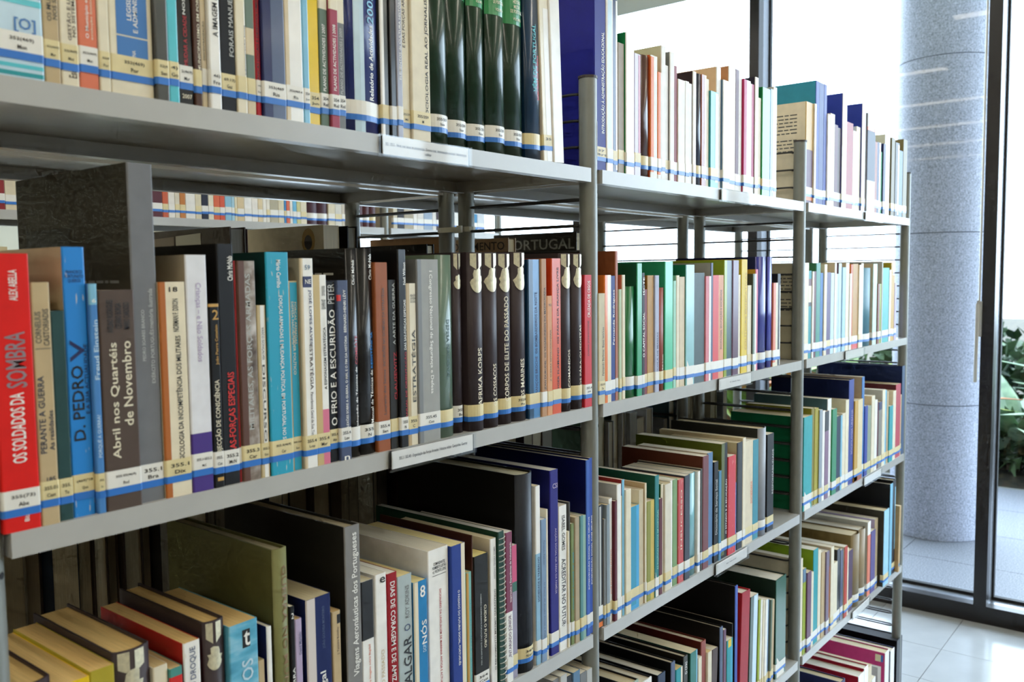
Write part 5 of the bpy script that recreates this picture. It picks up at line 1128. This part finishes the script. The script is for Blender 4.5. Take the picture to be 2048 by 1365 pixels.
  dict(x0=2080.3,x1=2093.7,h=202.2,c='7fbcd8',s=2.9,l='w',n='light blue paperback, tenth from left, third shelf, far bay',small=1),
  dict(x0=2094.2,x1=2120.0,h=205.0,c='e6dcc2',s=3.7,l='w',n='cream paperback, 11th from left, third shelf, far bay',small=1),
  dict(x0=2120.5,x1=2146.7,h=238.4,c='e6dcc2',s=3.5,side='e6dcc2',l='w',n='cream paperback, 12th from left, third shelf, far bay'),
  dict(x0=2147.2,x1=2188.8,h=289.5,c='2f3f90',s=4.2,side='14204f',t=[('SOCIOLOGIA URBANA', 0.283, 0.714, 0.0, 0.3, 'b7a7c4', 'u')],l='w',n='thick tall royal blue hardback with lilac lettering, 13th from left, third shelf, far bay',kind='h',d=0.22),
  dict(x0=2189.3,x1=2258.4,h=227.9,c='e0cfa6',s=1.1,side='c59a36',b=[(0.008, 1.0, 'c59a36', -0.5, -0.1), (0, 0.07, '9a4f2b', -0.5, 0.5)],l='y',n='thick cream paperback with ochre cover, 14th from left, third shelf, far bay'),
  dict(x0=2258.9,x1=2280.8,h=287.9,c='3f78b8',s=4.3,side='c9b69a',l='w',n='tall blue paperback with beige cover, 15th from left, third shelf, far bay',d=0.2),
  dict(x0=2281.3,x1=2308.1,h=202.4,c='2a3f9b',s=2.0,l='y',n='royal blue paperback, 16th from left, third shelf, far bay',small=1),
  dict(x0=2308.6,x1=2343.3,h=198.6,c='8f9a84',s=3.2,l='y',n='grey green paperback, 17th from left, third shelf, far bay'),
  dict(x0=2343.8,x1=2373.6,h=223.9,c='e6dcc2',s=2.2,side='d8c7a6',l='y',n='cream paperback with beige cover, 18th from left, third shelf, far bay',small=1),
  dict(x0=2374.1,x1=2397.7,h=209.0,c='f1efe9',s=2.0,side='e6dcc2',l='y',n='white paperback with cream cover, 19th from left, third shelf, far bay',small=1),
  dict(x0=2398.2,x1=2414.7,h=199.2,c='5e2430',s=3.1,l='y',n='maroon paperback, 20th from left, third shelf, far bay',small=1),
  dict(x0=2415.2,x1=2446.8,h=197.8,c='86837a',s=2.8,b=[(0.879, 1, '1c2557', -0.5, 0.5)],l='y',n='grey paperback, 21st from left, third shelf, far bay',small=1),
  dict(x0=2447.3,x1=2477.0,h=230.3,c='e6dcc2',s=2.3,side='b9bab6',l='y',n='cream paperback with light grey cover, 22nd from left, third shelf, far bay',small=1),
  dict(x0=2477.5,x1=2497.4,h=226.1,c='7fbcd8',s=4.2,side='e6dcc2',l='y',n='light blue paperback with cream cover, 23rd from left, third shelf, far bay',small=1),
  dict(x0=2497.9,x1=2515.4,h=221.0,c='c2ab84',s=3.5,l='y',n='tan paperback, 24th from left, third shelf, far bay',small=1),
  dict(x0=2515.9,x1=2554.8,h=173.1,c='2b9aa3',s=0.7,l='y',n='thick teal paperback, 25th from left, third shelf, far bay',small=1),
  dict(x0=2555.3,x1=2586.9,h=215.5,c='e6dcc2',s=1.8,side='e6dcc2',l='y',n='cream paperback, 26th from left, third shelf, far bay',small=1),
  dict(x0=2587.4,x1=2641.8,h=232.0,c='b33a4a',s=2.8,side='5e2430',l='y',n='thick red paperback with maroon cover, 27th from left, third shelf, far bay'),
  dict(x0=2642.3,x1=2661.4,h=194.0,c='c2ab84',s=5.1,l='y',n='tan paperback, 28th from left, third shelf, far bay',small=1),
  dict(x0=2661.9,x1=2698.4,h=283.8,c='2c4a70',s=4.9,side='182a5a',n='tallest navy portfolio at the far end, 29th from left, third shelf, far bay',kind='h',d=0.27),
 ],
 'A4': [
  dict(x0=776.0,x1=793.0,h=326.8,c='7b7d7e',s=3.2,n='tall grey paperback, first from left, fourth shelf, nearest bay',d=0.2,small=1),
  dict(x0=793.5,x1=811.0,h=327.9,c='b9bab6',s=0.6,n='tall light grey paperback, second from left, fourth shelf, nearest bay',d=0.2,small=1),
  dict(x0=812.0,x1=830.0,h=318.4,c='22252b',s=4.4,n='tall charcoal paperback, third from left, fourth shelf, nearest bay',d=0.21,small=1),
  dict(x0=831.0,x1=850.0,h=319.4,c='5d7f9c',s=2.6,n='tall steel blue paperback, fourth from left, fourth shelf, nearest bay',d=0.2,small=1),
  dict(x0=851.0,x1=870.0,h=309.9,c='7b7d7e',s=3.4,n='tall grey paperback, fifth from left, fourth shelf, nearest bay',d=0.2,small=1),
  dict(x0=871.0,x1=887.0,h=308.4,c='b9bab6',s=4.0,n='tall light grey paperback, sixth from left, fourth shelf, nearest bay',d=0.21,small=1),
 ],
 'B4': [
  dict(x0=1000.0,x1=1034.0,h=234.3,c='a8b8ac',s=3.7,side='141416',n='mint green hardback with black cover, first from left, fourth shelf, middle bay',kind='h',d=0.21),
  dict(x0=1037.0,x1=1079.0,h=222.8,c='f1efe9',s=2.9,side='22252b',n='thick white hardback with charcoal cover, second from left, fourth shelf, middle bay',kind='h',d=0.22),
  dict(x0=1105.0,x1=1133.0,h=212.4,c='25344e',s=5.1,side='141416',n='navy hardback with black cover, third from left, fourth shelf, middle bay',kind='h',d=0.235),
  dict(x0=1150.0,x1=1166.0,h=221.3,c='55627f',s=2.4,side='141416',n='slate hardback with black cover, fourth from left, fourth shelf, middle bay',kind='h',d=0.24),
  dict(x0=1170.0,x1=1196.0,h=200.4,c='2b9aa3',s=2.5,b=[(0.196, 1, 'e6dcc2', 0.2, 0.5)],n='teal paperback, fifth from left, fourth shelf, middle bay',d=0.14,pg='d9bf82',small=1),
  dict(x0=1204.0,x1=1221.0,h=213.4,c='4c4d4a',s=4.8,side='141416',t=[('O CPAS', 0.828, 0.944, -0.2, 0.3, 'f1efe9', 'u')],n='dark grey hardback with white lettering, sixth from left, fourth shelf, middle bay',kind='h',d=0.23),
  dict(x0=1226.0,x1=1255.0,h=213.4,c='3d7f78',s=1.5,side='1f463a',b=[(0.065, 1, '7fbcd8', 0.3, 0.5)],n='teal paperback with dark green cover, seventh from left, fourth shelf, middle bay',d=0.2,small=1),
  dict(x0=1260.0,x1=1275.0,h=191.8,c='e6dcc2',s=2.0,n='cream paperback, eighth from left, fourth shelf, middle bay',d=0.16,small=1),
  dict(x0=1277.0,x1=1298.0,h=217.8,c='8f4438',s=4.7,side='5a1f18',n='russet hardback with maroon cover, ninth from left, fourth shelf, middle bay',kind='h',d=0.21),
  dict(x0=1299.0,x1=1317.0,h=189.8,c='e6dcc2',s=0.8,n='cream paperback, tenth from left, fourth shelf, middle bay',d=0.17,pg='d9bf82',small=1),
  dict(x0=1317.5,x1=1343.4,h=183.4,c='4a3530',s=4.7,n='chocolate paperback, 11th from left, fourth shelf, middle bay',d=0.17,lean=3,small=1),
  dict(x0=1360.0,x1=1374.0,h=220.8,c='55627f',s=4.0,side='141416',n='slate hardback with black cover, 12th from left, fourth shelf, middle bay',kind='h',d=0.24),
  dict(x0=1375.0,x1=1387.0,h=210.9,c='6b4a63',s=2.7,side='b9bab6',n='plum paperback with light grey cover, 13th from left, fourth shelf, middle bay',d=0.18,small=1),
  dict(x0=1389.0,x1=1418.0,h=182.9,c='2b9aa3',s=1.9,side='b59a6a',b=[(0.912, 1, 'e9c41c', -0.3, 0.2), (0, 0.912, '1fa0be', 0.1, 0.45)],n='teal paperback with sand cover, 14th from left, fourth shelf, middle bay',d=0.17),
  dict(x0=1418.5,x1=1423.0,h=210.9,c='141416',s=4.4,side='141416',n='slim black paperback, 15th from left, fourth shelf, middle bay',d=0.22,small=1),
  dict(x0=1435.0,x1=1448.0,h=286.3,c='4a66b8',s=5.1,side='141416',n='tall blue hardback with black cover, 16th from left, fourth shelf, middle bay',kind='h',d=0.25),
  dict(x0=1448.5,x1=1491.1,h=262.3,c='a51a2a',s=1.2,side='b3202c',n='leaning crimson box file, 17th from left, fourth shelf, middle bay',kind='h',lean=2.6,d=0.22),
  dict(x0=1500.0,x1=1541.0,h=238.8,c='1f463a',s=2.9,b=[(0, 1, 'c3dcea', -0.1, 0.4)],n='thick dark green paperback, 18th from left, fourth shelf, middle bay',lean=2.4,gl=1,d=0.2),
  dict(x0=1547.0,x1=1558.0,h=221.3,c='96a92b',s=3.2,l='y',n='lime green paperback, 19th from left, fourth shelf, middle bay',lean=1.8,d=0.19,small=1),
  dict(x0=1558.5,x1=1569.2,h=217.3,c='f1efe9',s=3.0,l='y',n='white paperback, 20th from left, fourth shelf, middle bay',lean=1.8,d=0.19,small=1),
  dict(x0=1570.3,x1=1580.3,h=213.4,c='e6dcc2',s=2.2,l='y',n='cream paperback, 21st from left, fourth shelf, middle bay',lean=1.8,d=0.19,small=1),
  dict(x0=1581.4,x1=1594.4,h=210.9,c='f1efe9',s=1.3,l='y',n='white paperback, 22nd from left, fourth shelf, middle bay',lean=1.8,d=0.19,small=1),
  dict(x0=1595.5,x1=1603.5,h=206.9,c='c3dcea',s=3.4,l='y',n='slim pale blue paperback, 23rd from left, fourth shelf, middle bay',lean=1.8,d=0.19,small=1),
  dict(x0=1604.6,x1=1611.6,h=203.8,c='55627f',s=4.6,l='y',n='slim slate paperback, 24th from left, fourth shelf, middle bay',lean=1.8,d=0.19,small=1),
  dict(x0=1612.6,x1=1620.6,h=202.4,c='66796a',s=0.8,l='y',n='slim grey green paperback, 25th from left, fourth shelf, middle bay',lean=1.8,d=0.19,small=1),
  dict(x0=1621.8,x1=1634.8,h=198.4,c='c2ab84',s=1.7,l='y',n='tan paperback, 26th from left, fourth shelf, middle bay',lean=1.8,d=0.19,small=1),
  dict(x0=1655.0,x1=1716.0,h=236.8,c='1d5a44',s=4.6,side='122a20',l='w',n='tall dark green glossy report, 27th from left, fourth shelf, middle bay',wedge='1f8a4c',kind='h',d=0.22,gl=1),
 ],
 'C4': [
  dict(x0=1803.2,x1=1823.2,h=247.2,c='e6dcc2',s=4.5,side='e6dcc2',l='w',n='cream paperback, first from left, fourth shelf, far bay',d=0.19),
  dict(x0=1823.7,x1=1843.5,h=217.9,c='96a92b',s=3.8,b=[(0.843, 1.0, '5d7f9c', -0.5, 0.5)],l='w',n='lime green paperback, second from left, fourth shelf, far bay'),
  dict(x0=1844.0,x1=1873.1,h=203.6,c='6b4a63',s=0.6,l='w',n='plum paperback, third from left, fourth shelf, far bay'),
  dict(x0=1873.6,x1=1897.6,h=193.6,c='e6dcc2',s=4.1,side='c2ab84',l='w',n='cream paperback with tan cover, fourth from left, fourth shelf, far bay'),
  dict(x0=1898.1,x1=1931.2,h=246.7,c='2b9aa3',s=5.4,side='7d9a1e',l='w',n='teal paperback with lime green cover, fifth from left, fourth shelf, far bay',d=0.2),
  dict(x0=1931.7,x1=1953.0,h=235.8,c='e6dcc2',s=5.5,side='d8c7a6',l='w',n='cream paperback with beige cover, sixth from left, fourth shelf, far bay'),
  dict(x0=1953.5,x1=1979.0,h=227.1,c='c2ab84',s=4.0,l='w',n='tan paperback, seventh from left, fourth shelf, far bay'),
  dict(x0=1979.5,x1=2001.5,h=222.3,c='7f7286',s=0.7,l='w',n='plum paperback, eighth from left, fourth shelf, far bay'),
  dict(x0=2002.0,x1=2016.8,h=174.5,c='d0703a',s=4.7,l='w',n='orange paperback, ninth from left, fourth shelf, far bay',small=1),
  dict(x0=2017.3,x1=2039.9,h=224.7,c='e6dcc2',s=1.6,side='d8c7a6',l='y',n='cream paperback with beige cover, tenth from left, fourth shelf, far bay',d=0.2),
  dict(x0=2040.4,x1=2075.4,h=173.7,c='e6dcc2',s=3.7,side='1c2557',l='w',n='cream paperback with navy cover, 11th from left, fourth shelf, far bay'),
  dict(x0=2075.9,x1=2101.0,h=202.9,c='141416',s=5.3,l='w',n='black paperback, 12th from left, fourth shelf, far bay',gl=1,small=1),
  dict(x0=2101.5,x1=2123.9,h=195.4,c='55627f',s=4.1,l='w',n='slate paperback, 13th from left, fourth shelf, far bay',gl=1,small=1),
  dict(x0=2124.4,x1=2148.7,h=199.1,c='b8402f',s=1.2,side='e6dcc2',l='y',n='red paperback with cream cover, 14th from left, fourth shelf, far bay',small=1),
  dict(x0=2149.2,x1=2161.3,h=190.2,c='e6dcc2',s=2.0,l='w',n='cream paperback, 15th from left, fourth shelf, far bay',small=1),
  dict(x0=2161.8,x1=2206.9,h=174.4,c='4b3050',s=5.1,l='y',n='thick plum paperback, 16th from left, fourth shelf, far bay'),
  dict(x0=2207.4,x1=2274.6,h=209.2,c='8a7650',s=1.2,side='7a6840',l='w',n='thick sand hardback with olive cover, 17th from left, fourth shelf, far bay',kind='h',rnd=0.6,d=0.22),
  dict(x0=2275.1,x1=2329.6,h=209.3,c='97825e',s=3.6,side='b9bab6',l='w',n='thick sand hardback with light grey cover, 18th from left, fourth shelf, far bay',kind='h',rnd=0.6,d=0.22),
  dict(x0=2330.1,x1=2357.9,h=220.4,c='f1efe9',s=2.6,side='b9bab6',b=[(0, 0.824, 'dd7b5d', -0.5, 0.5)],l='w',n='white paperback with light grey cover, 19th from left, fourth shelf, far bay',d=0.22,small=1),
  dict(x0=2358.4,x1=2401.1,h=186.7,c='5a4f8a',s=1.3,l='w',n='thick plum paperback, 20th from left, fourth shelf, far bay'),
  dict(x0=2401.6,x1=2430.6,h=213.2,c='c2ab84',s=3.6,side='b7a7c4',l='w',n='tan paperback with lilac cover, 21st from left, fourth shelf, far bay',d=0.22,small=1),
  dict(x0=2438.8,x1=2489.9,h=232.4,c='9fd0ea',s=-12.0,side='3f3c34',l='y',n='pale blue edged folder overhanging the shelf, 22nd from left, fourth shelf, far bay',kind='h',d=0.3),
  dict(x0=2543.1,x1=2569.8,h=292.2,c='7fbcd8',s=0.7,side='22252b',n='tall light blue hardback with charcoal cover, 23rd from left, fourth shelf, far bay',kind='h',d=0.26),
  dict(x0=2570.3,x1=2602.2,h=299.2,c='22252b',s=1.0,side='141416',b=[(0.253, 0.92, '7fbcd8', 0.2, 0.5)],l='y',n='tall charcoal hardback with black cover, 24th from left, fourth shelf, far bay',kind='h',d=0.26),
  dict(x0=2602.7,x1=2620.9,h=211.1,c='c0a070',s=-10.0,b=[(0.079, 0.125, '5d7f9c', -0.3, 0.5)],n='tan paperback, 25th from left, fourth shelf, far bay',lean=1.5,d=0.22,small=1),
 ],
 'C5': [
  dict(x0=2116.0,x1=2150.0,h=242.0,c='1c2557',s=2.4,side='1c2557',n='navy hardback, first from left, lowest shelf, far bay',kind='h',d=0.26),
  dict(x0=2264.0,x1=2315.0,h=202.5,c='f1efe9',s=0.9,side='b01f30',n='red folder with white spine, lower one, second from left, lowest shelf, far bay',kind='h',d=0.27,gl=1),
  dict(x0=2316.0,x1=2352.0,h=208.0,c='f1efe9',s=0.8,side='a81d3a',n='red folder with white spine, taller one, third from left, lowest shelf, far bay',kind='h',d=0.27,gl=1),
  dict(x0=2354.0,x1=2396.0,h=194.0,c='d8c7a6',s=3.4,side='c2ab84',n='thick beige paperback with tan cover, fourth from left, lowest shelf, far bay',d=0.2,small=1),
  dict(x0=2403.0,x1=2439.0,h=141.0,c='f1efe9',s=4.2,l='w',n='thick white paperback, fifth from left, lowest shelf, far bay',d=0.19,small=1),
  dict(x0=2538.0,x1=2582.0,h=176.0,c='f1efe9',s=4.9,side='b8306f',n='pink folder with barcode sticker, sixth from left, lowest shelf, far bay',kind='h',d=0.28,barcode=1),
  dict(x0=2584.0,x1=2626.0,h=167.5,c='f1efe9',s=1.2,side='1c2557',n='thick white hardback with navy cover, seventh from left, lowest shelf, far bay',kind='h',d=0.28),
  dict(x0=2658.0,x1=2720.0,h=176.5,c='22252b',s=2.7,side='141416',n='large black binder on the lowest shelf, eighth from left, lowest shelf, far bay',kind='h',d=0.31,pg='2c2c30'),
 ],
}
SHELF_WORD = {1: 'top', 2: 'second', 3: 'third', 4: 'fourth', 5: 'lowest'}
for key, rows in BOOKS.items():
    grp = 'books on the %s shelf of the %s bay' % (SHELF_WORD[int(key[1])], BN[key[0]])
    for r in rows:
        r = dict(r)
        small = r.pop('small', 0)
        root = make_book(r.pop('x0') / 1000, r.pop('x1') / 1000, r.pop('h') / 1000, r.pop('c'), r.pop('s') / 1000, Z[int(key[1])], r.pop('n'), grp, **r)
        if small:
            STUFF.append(root)

# ---- books of the rear row, backs turned to us
ORD = ['first', 'second', 'third', 'fourth', 'fifth', 'sixth', 'seventh', 'eighth', 'ninth', 'tenth', 'eleventh', 'twelfth', '13th', '14th', '15th', '16th', '17th', '18th', '19th', '20th', '21st', '22nd', '23rd', '24th', '25th', '26th', '27th', '28th', '29th', '30th', '31st', '32nd', '33rd', '34th', '35th', '36th', '37th', '38th', '39th', '40th', '41st', '42nd', '43rd', '44th', '45th']
def back_book(x0, x1, h, c, shelf, name, kind='h', d=.225, **k):
    return make_book(x0, x1, h, c, 0, Z[shelf], name, 'books of the rear row', kind=kind, d=d, back=True, **k)
land_book = back_book(.470, .497, .285, '4a4038', 2, 'grey brown rear hardback showing a landscape cover, over the second-shelf books', d=.235, pg='8d8a84')
back_book(.500, .507, .283, '4a2a30', 2, 'slim maroon rear hardback beside the landscape cover', d=.225)
crest_book = back_book(.640, .672, .294, 'd0c2a0', 2, 'beige rear volume with gold crest, over the second-shelf books', kind='p', d=.238)
back_book(.690, .712, .294, '131313', 2, 'black rear hardback right of the beige crest volume', d=.238, pg='8d8a80')
back_book(.88 + .035, .935, .27, '161616', 2, 'small black rear book left of the paired posts', d=.2)
back_book(.955, .985, .285, '8a6a48', 2, 'brown rear volume just behind the paired posts', d=.21)
back_book(1.115, 1.140, .286, 'b59a78', 2, 'tan rear volume lettered IMENTO behind the dark brown set', d=.235, covertxt=('DESCOBRIMENTO', .02, .225, .262, .279, '3a3026'))
back_book(1.350, 1.378, .306, '26241f', 2, 'black rear volume lettered PORTUGAL beside the first joint', d=.24, covertxt=('PORTUGAL', .04, .235, .268, .292, '8c8c84'))
def on_left_cover(book, name, wpts, col):
    m = MB(); hw = max(v.co.x for v in [c for c in book.children if c.name.startswith('cover')][0].data.vertices)
    m.face([(hw + .0004, .59 - y, z - Z[2]) for (y, z) in wpts])
    return m.build(name, INK(col), book)
ring = [(.390 + .017 * math.cos(a * math.pi / 8), 1.480 + .021 * math.sin(a * math.pi / 8) * (1 if a < 9 else 1)) for a in range(16)]
c_ = on_left_cover(crest_book, 'crest', ring, 'b08a3a')
m = MB(); hw_ = c_.data.vertices[0].co.x + .0003
m.face([(hw_, .59 - (.390 + .010 * math.cos(a * math.pi / 8)), 1.478 - Z[2] + .012 * math.sin(a * math.pi / 8)) for a in range(16)])
m.build('crest_centre', INK('2a241c'), c_)
on_left_cover(land_book, 'cover_picture', [(.43, 1.462), (.50, 1.462), (.50, 1.487), (.43, 1.4895)], 'b8b09c')
on_left_cover(land_book, 'cover_picture', [(.505, 1.462), (.58, 1.462), (.58, 1.484), (.505, 1.4865)], '7a6a56')
def rear_run(shelf, x0, x1, hmin, hmax, cols, seed, where, dmin=.19, dmax=.235):
    r = random.Random(seed); x = x0; k = 0
    while x < x1:
        w = r.uniform(.016, .04)
        STUFF.append(back_book(x, min(x + w, x1), r.uniform(hmin, hmax), r.choice(cols), shelf, '%s rear-row book from left, fore-edge showing %s' % (ORD[k], where), d=r.uniform(dmin, dmax), kind=r.choice('hp'), pg=r.choice(('8f846a', 'a0947a', '7f7a6c', 'b5a98c'))))
        x += w + .001; k += 1
DK = ['3a2f28', '4a4034', '2c2a28', '5a4a3a', '6a6456', '1f2a3a', '3a2026']
rear_run(3, .12, .86, .29, .325, DK, 21, 'behind the nearest third shelf')
rear_run(3, .93, 1.30, .27, .32, DK + ['16213f'], 22, 'left behind the middle third shelf')
rear_run(3, 1.50, 1.78, .20, .26, ['2a4a3a', 'a8a8a8', '8c9096', 'c4c4c4', '20405a'], 23, 'right behind the middle third shelf')
rear_run(4, .93, 1.40, .25, .30, DK, 24, 'behind the middle fourth shelf')
rear_run(4, 1.83, 2.35, .24, .30, DK + ['7a7a76'], 25, 'behind the far fourth shelf')
rear_run(3, 1.83, 2.15, .24, .29, ['8c9096', '4a6a74', '7a2a2a', 'b0a890'], 26, 'behind the far third shelf')

# ---- next shelving row across the aisle
NY = 1.432
t = thing('library_shelving_bay', (0, 0, 0), 'grey steel shelving row across the aisle, seen between the shelves', 'bookshelf')
for (xa, xb) in ((.016, .884), (.916, 1.784), (1.816, 2.39)):
    me = shelf_mesh(xa, xb, NY, NY + .284)
    for k in (1, 2, 3):
        s = link('shelf', me, t); s.location = (0, 0, Z[k])
for x in (.9, 1.8, 2.405):
    for y in (NY + .0165, NY + .2765):
        p = link('upright_post', POST_ME, t); p.location = (x, y, 0)
NEXT = [('5a2a34', 17), ('c9603f', 8), ('e9e4da', 9), ('dcd3bd', 7), ('c07a3a', 8), ('ece9e2', 14), ('ddd2b4', 9), ('1f2235', 10), ('e6dfc8', 8), ('dd6a45', 9), ('d5583c', 8), ('8fc0d8', 10), ('a9d0e0', 5), ('e4dcc0', 4), ('d9c49a', 11), ('efede8', 12), ('ece6dc', 10), ('dcc9a0', 8), ('ece8de', 6), ('e8e2d4', 6), ('b5ad94', 14), ('ddd3b4', 10), ('3a86c0', 4), ('dc6a48', 6), ('ebe7dc', 5), ('6fb8da', 7), ('c9c48a', 7), ('e0d6bc', 11), ('43222e', 21), ('43222e', 19), ('ddd2b6', 13), ('d8d4c8', 13), ('cfc6b2', 6), ('4a1f22', 13), ('4a1f22', 12), ('4a1f22', 12), ('4a1f22', 14), ('4a1f22', 13)]
x = .952
tot = sum(w for _, w in NEXT)
k = 0
for c, w in NEXT:
    ww = w * (.80 / tot)
    STUFF.append(make_book(x, x + ww - .0006, .20 + .03 * rng.random(), c, NY + .003, Z[1], '%s book from left on the top shelf across the aisle' % ORD[k], 'books across the aisle', l=rng.choice('wwy'), d=.16, rnd=.5 if w > 11 and c < '5' else 0))
    x += ww; k += 1
x = .50
for k, c in enumerate(['1a1a1e', 'e4e0d8', '8a2a2a', 'd8ccb0', '2a3a5a', '1a1a1e', 'c07a3a', 'e8e4dc']):
    ww = .032
    STUFF.append(make_book(x, x + ww - .0006, .2 + .03 * rng.random(), c, NY + .003, Z[1], 'book across the aisle', 'books across the aisle', l='w', d=.16))
    STUFF.append(make_book(x, x + ww - .0006, .24 + .05 * rng.random(), ['b08a5a', '6a5a4a', 'c9b890'][k % 3], NY + .003, Z[2], 'book across the aisle', 'books across the aisle', l='w', d=.16))
    x += ww
x = 1.83
for k, c in enumerate(['c9bfa4', '2a2420', 'b0a48a', 'e8e4dc', 'ddd8d0', '9fb0c4', 'e2ded6', '3a1f28', '4a2a30', '2f5f8a', 'e4e2dc', '6fb0cc', 'dfe4e4', '2f86b8', 'd0d4d8']):
    ww = .02 + .012 * ((k * 7) % 3)
    STUFF.append(make_book(x, x + ww - .0006, .19 + .04 * rng.random(), c, NY + .003, Z[1], '%s book from left, further top-shelf bay across the aisle' % ORD[k], 'books across the aisle', l='w', d=.16))
    x += ww
x = .93
for k, c in enumerate(['4a7a4a', 'e6e2d8', '2a2a30', '8a2a2a', 'd8ccb0', '3a5a9a', 'e8e4dc', 'c07a3a', 'e2dcc8', '7a8a9a']):
    ww = .03
    STUFF.append(make_book(x, x + ww - .0006, .21 + .05 * rng.random(), c, NY + .003, Z[2], '%s book from left on the second shelf across the aisle' % ORD[k], 'books across the aisle', l='w', d=.16))
    x += ww

# ---- unseen shelving row added behind the photographer to shade the near aisle
SY = -1.95
t = thing('library_shelving_bay', (0, 0, 0), 'unseen grey steel shelving row added behind the photographer to shade the aisle', 'bookshelf')
for xa in (-1.8, -.9, 0, .9, 1.8):
    me = shelf_mesh(xa + .016, xa + .884, SY - .284, SY)
    for k in Z:
        s = link('shelf', me, t); s.location = (0, 0, Z[k])
        x = xa + .03
        while x < xa + .84:
            ww = rng.uniform(.03, .06)
            STUFF.append(make_book(x, x + ww, rng.uniform(.2, .28), rng.choice(['8a5a3a', 'c9c0a8', '3a4a6a', '7a2a2a', '4a5a4a', 'b0a890', '2a2a2e', 'd8d4cc']), 0, Z[k], 'book on the unseen row added behind the photographer', 'added books behind', d=.2, back=True, yback=SY - .004))
            x += ww + .001
for xa in (-1.8, -.9, 0, .9, 1.8, 2.7):
    for y in (SY - .0165, SY - .2765):
        p = link('upright_post', POST_ME, t); p.location = (xa, y, 0)

# ---- sliver books and the added row's unseen books: joined into one object
def join_stuff(roots, name):
    J = MB(); mats = []; idx = {}
    dead = []
    def walk(o, mw):
        mw = mw @ o.matrix_basis
        dead.append(o)
        if o.type == 'MESH':
            me = o.data
            base = len(J.v)
            J.v += [tuple(mw @ v.co) for v in me.vertices]
            for p in me.polygons:
                mt = me.materials[p.material_index]
                if mt.name not in idx:
                    idx[mt.name] = len(mats); mats.append(mt)
                J.f.append(tuple(base + i for i in p.vertices)); J.mi.append(idx[mt.name])
        for ch in kids.get(o.name, ()):
            walk(ch, mw)
    kids = {}
    for o in bpy.data.objects:
        if o.parent is not None:
            kids.setdefault(o.parent.name, []).append(o)
    for r in roots:
        walk(r, Matrix.Identity(4))
    bpy.data.batch_remove(dead)
    o = J.build(name, mats)
    return o
o = join_stuff(STUFF, 'distant_books')
o['kind'] = 'stuff'
o['label'] = 'small book spines and edges glimpsed on rear and far shelves, plus the added unseen row'
o['category'] = 'books'
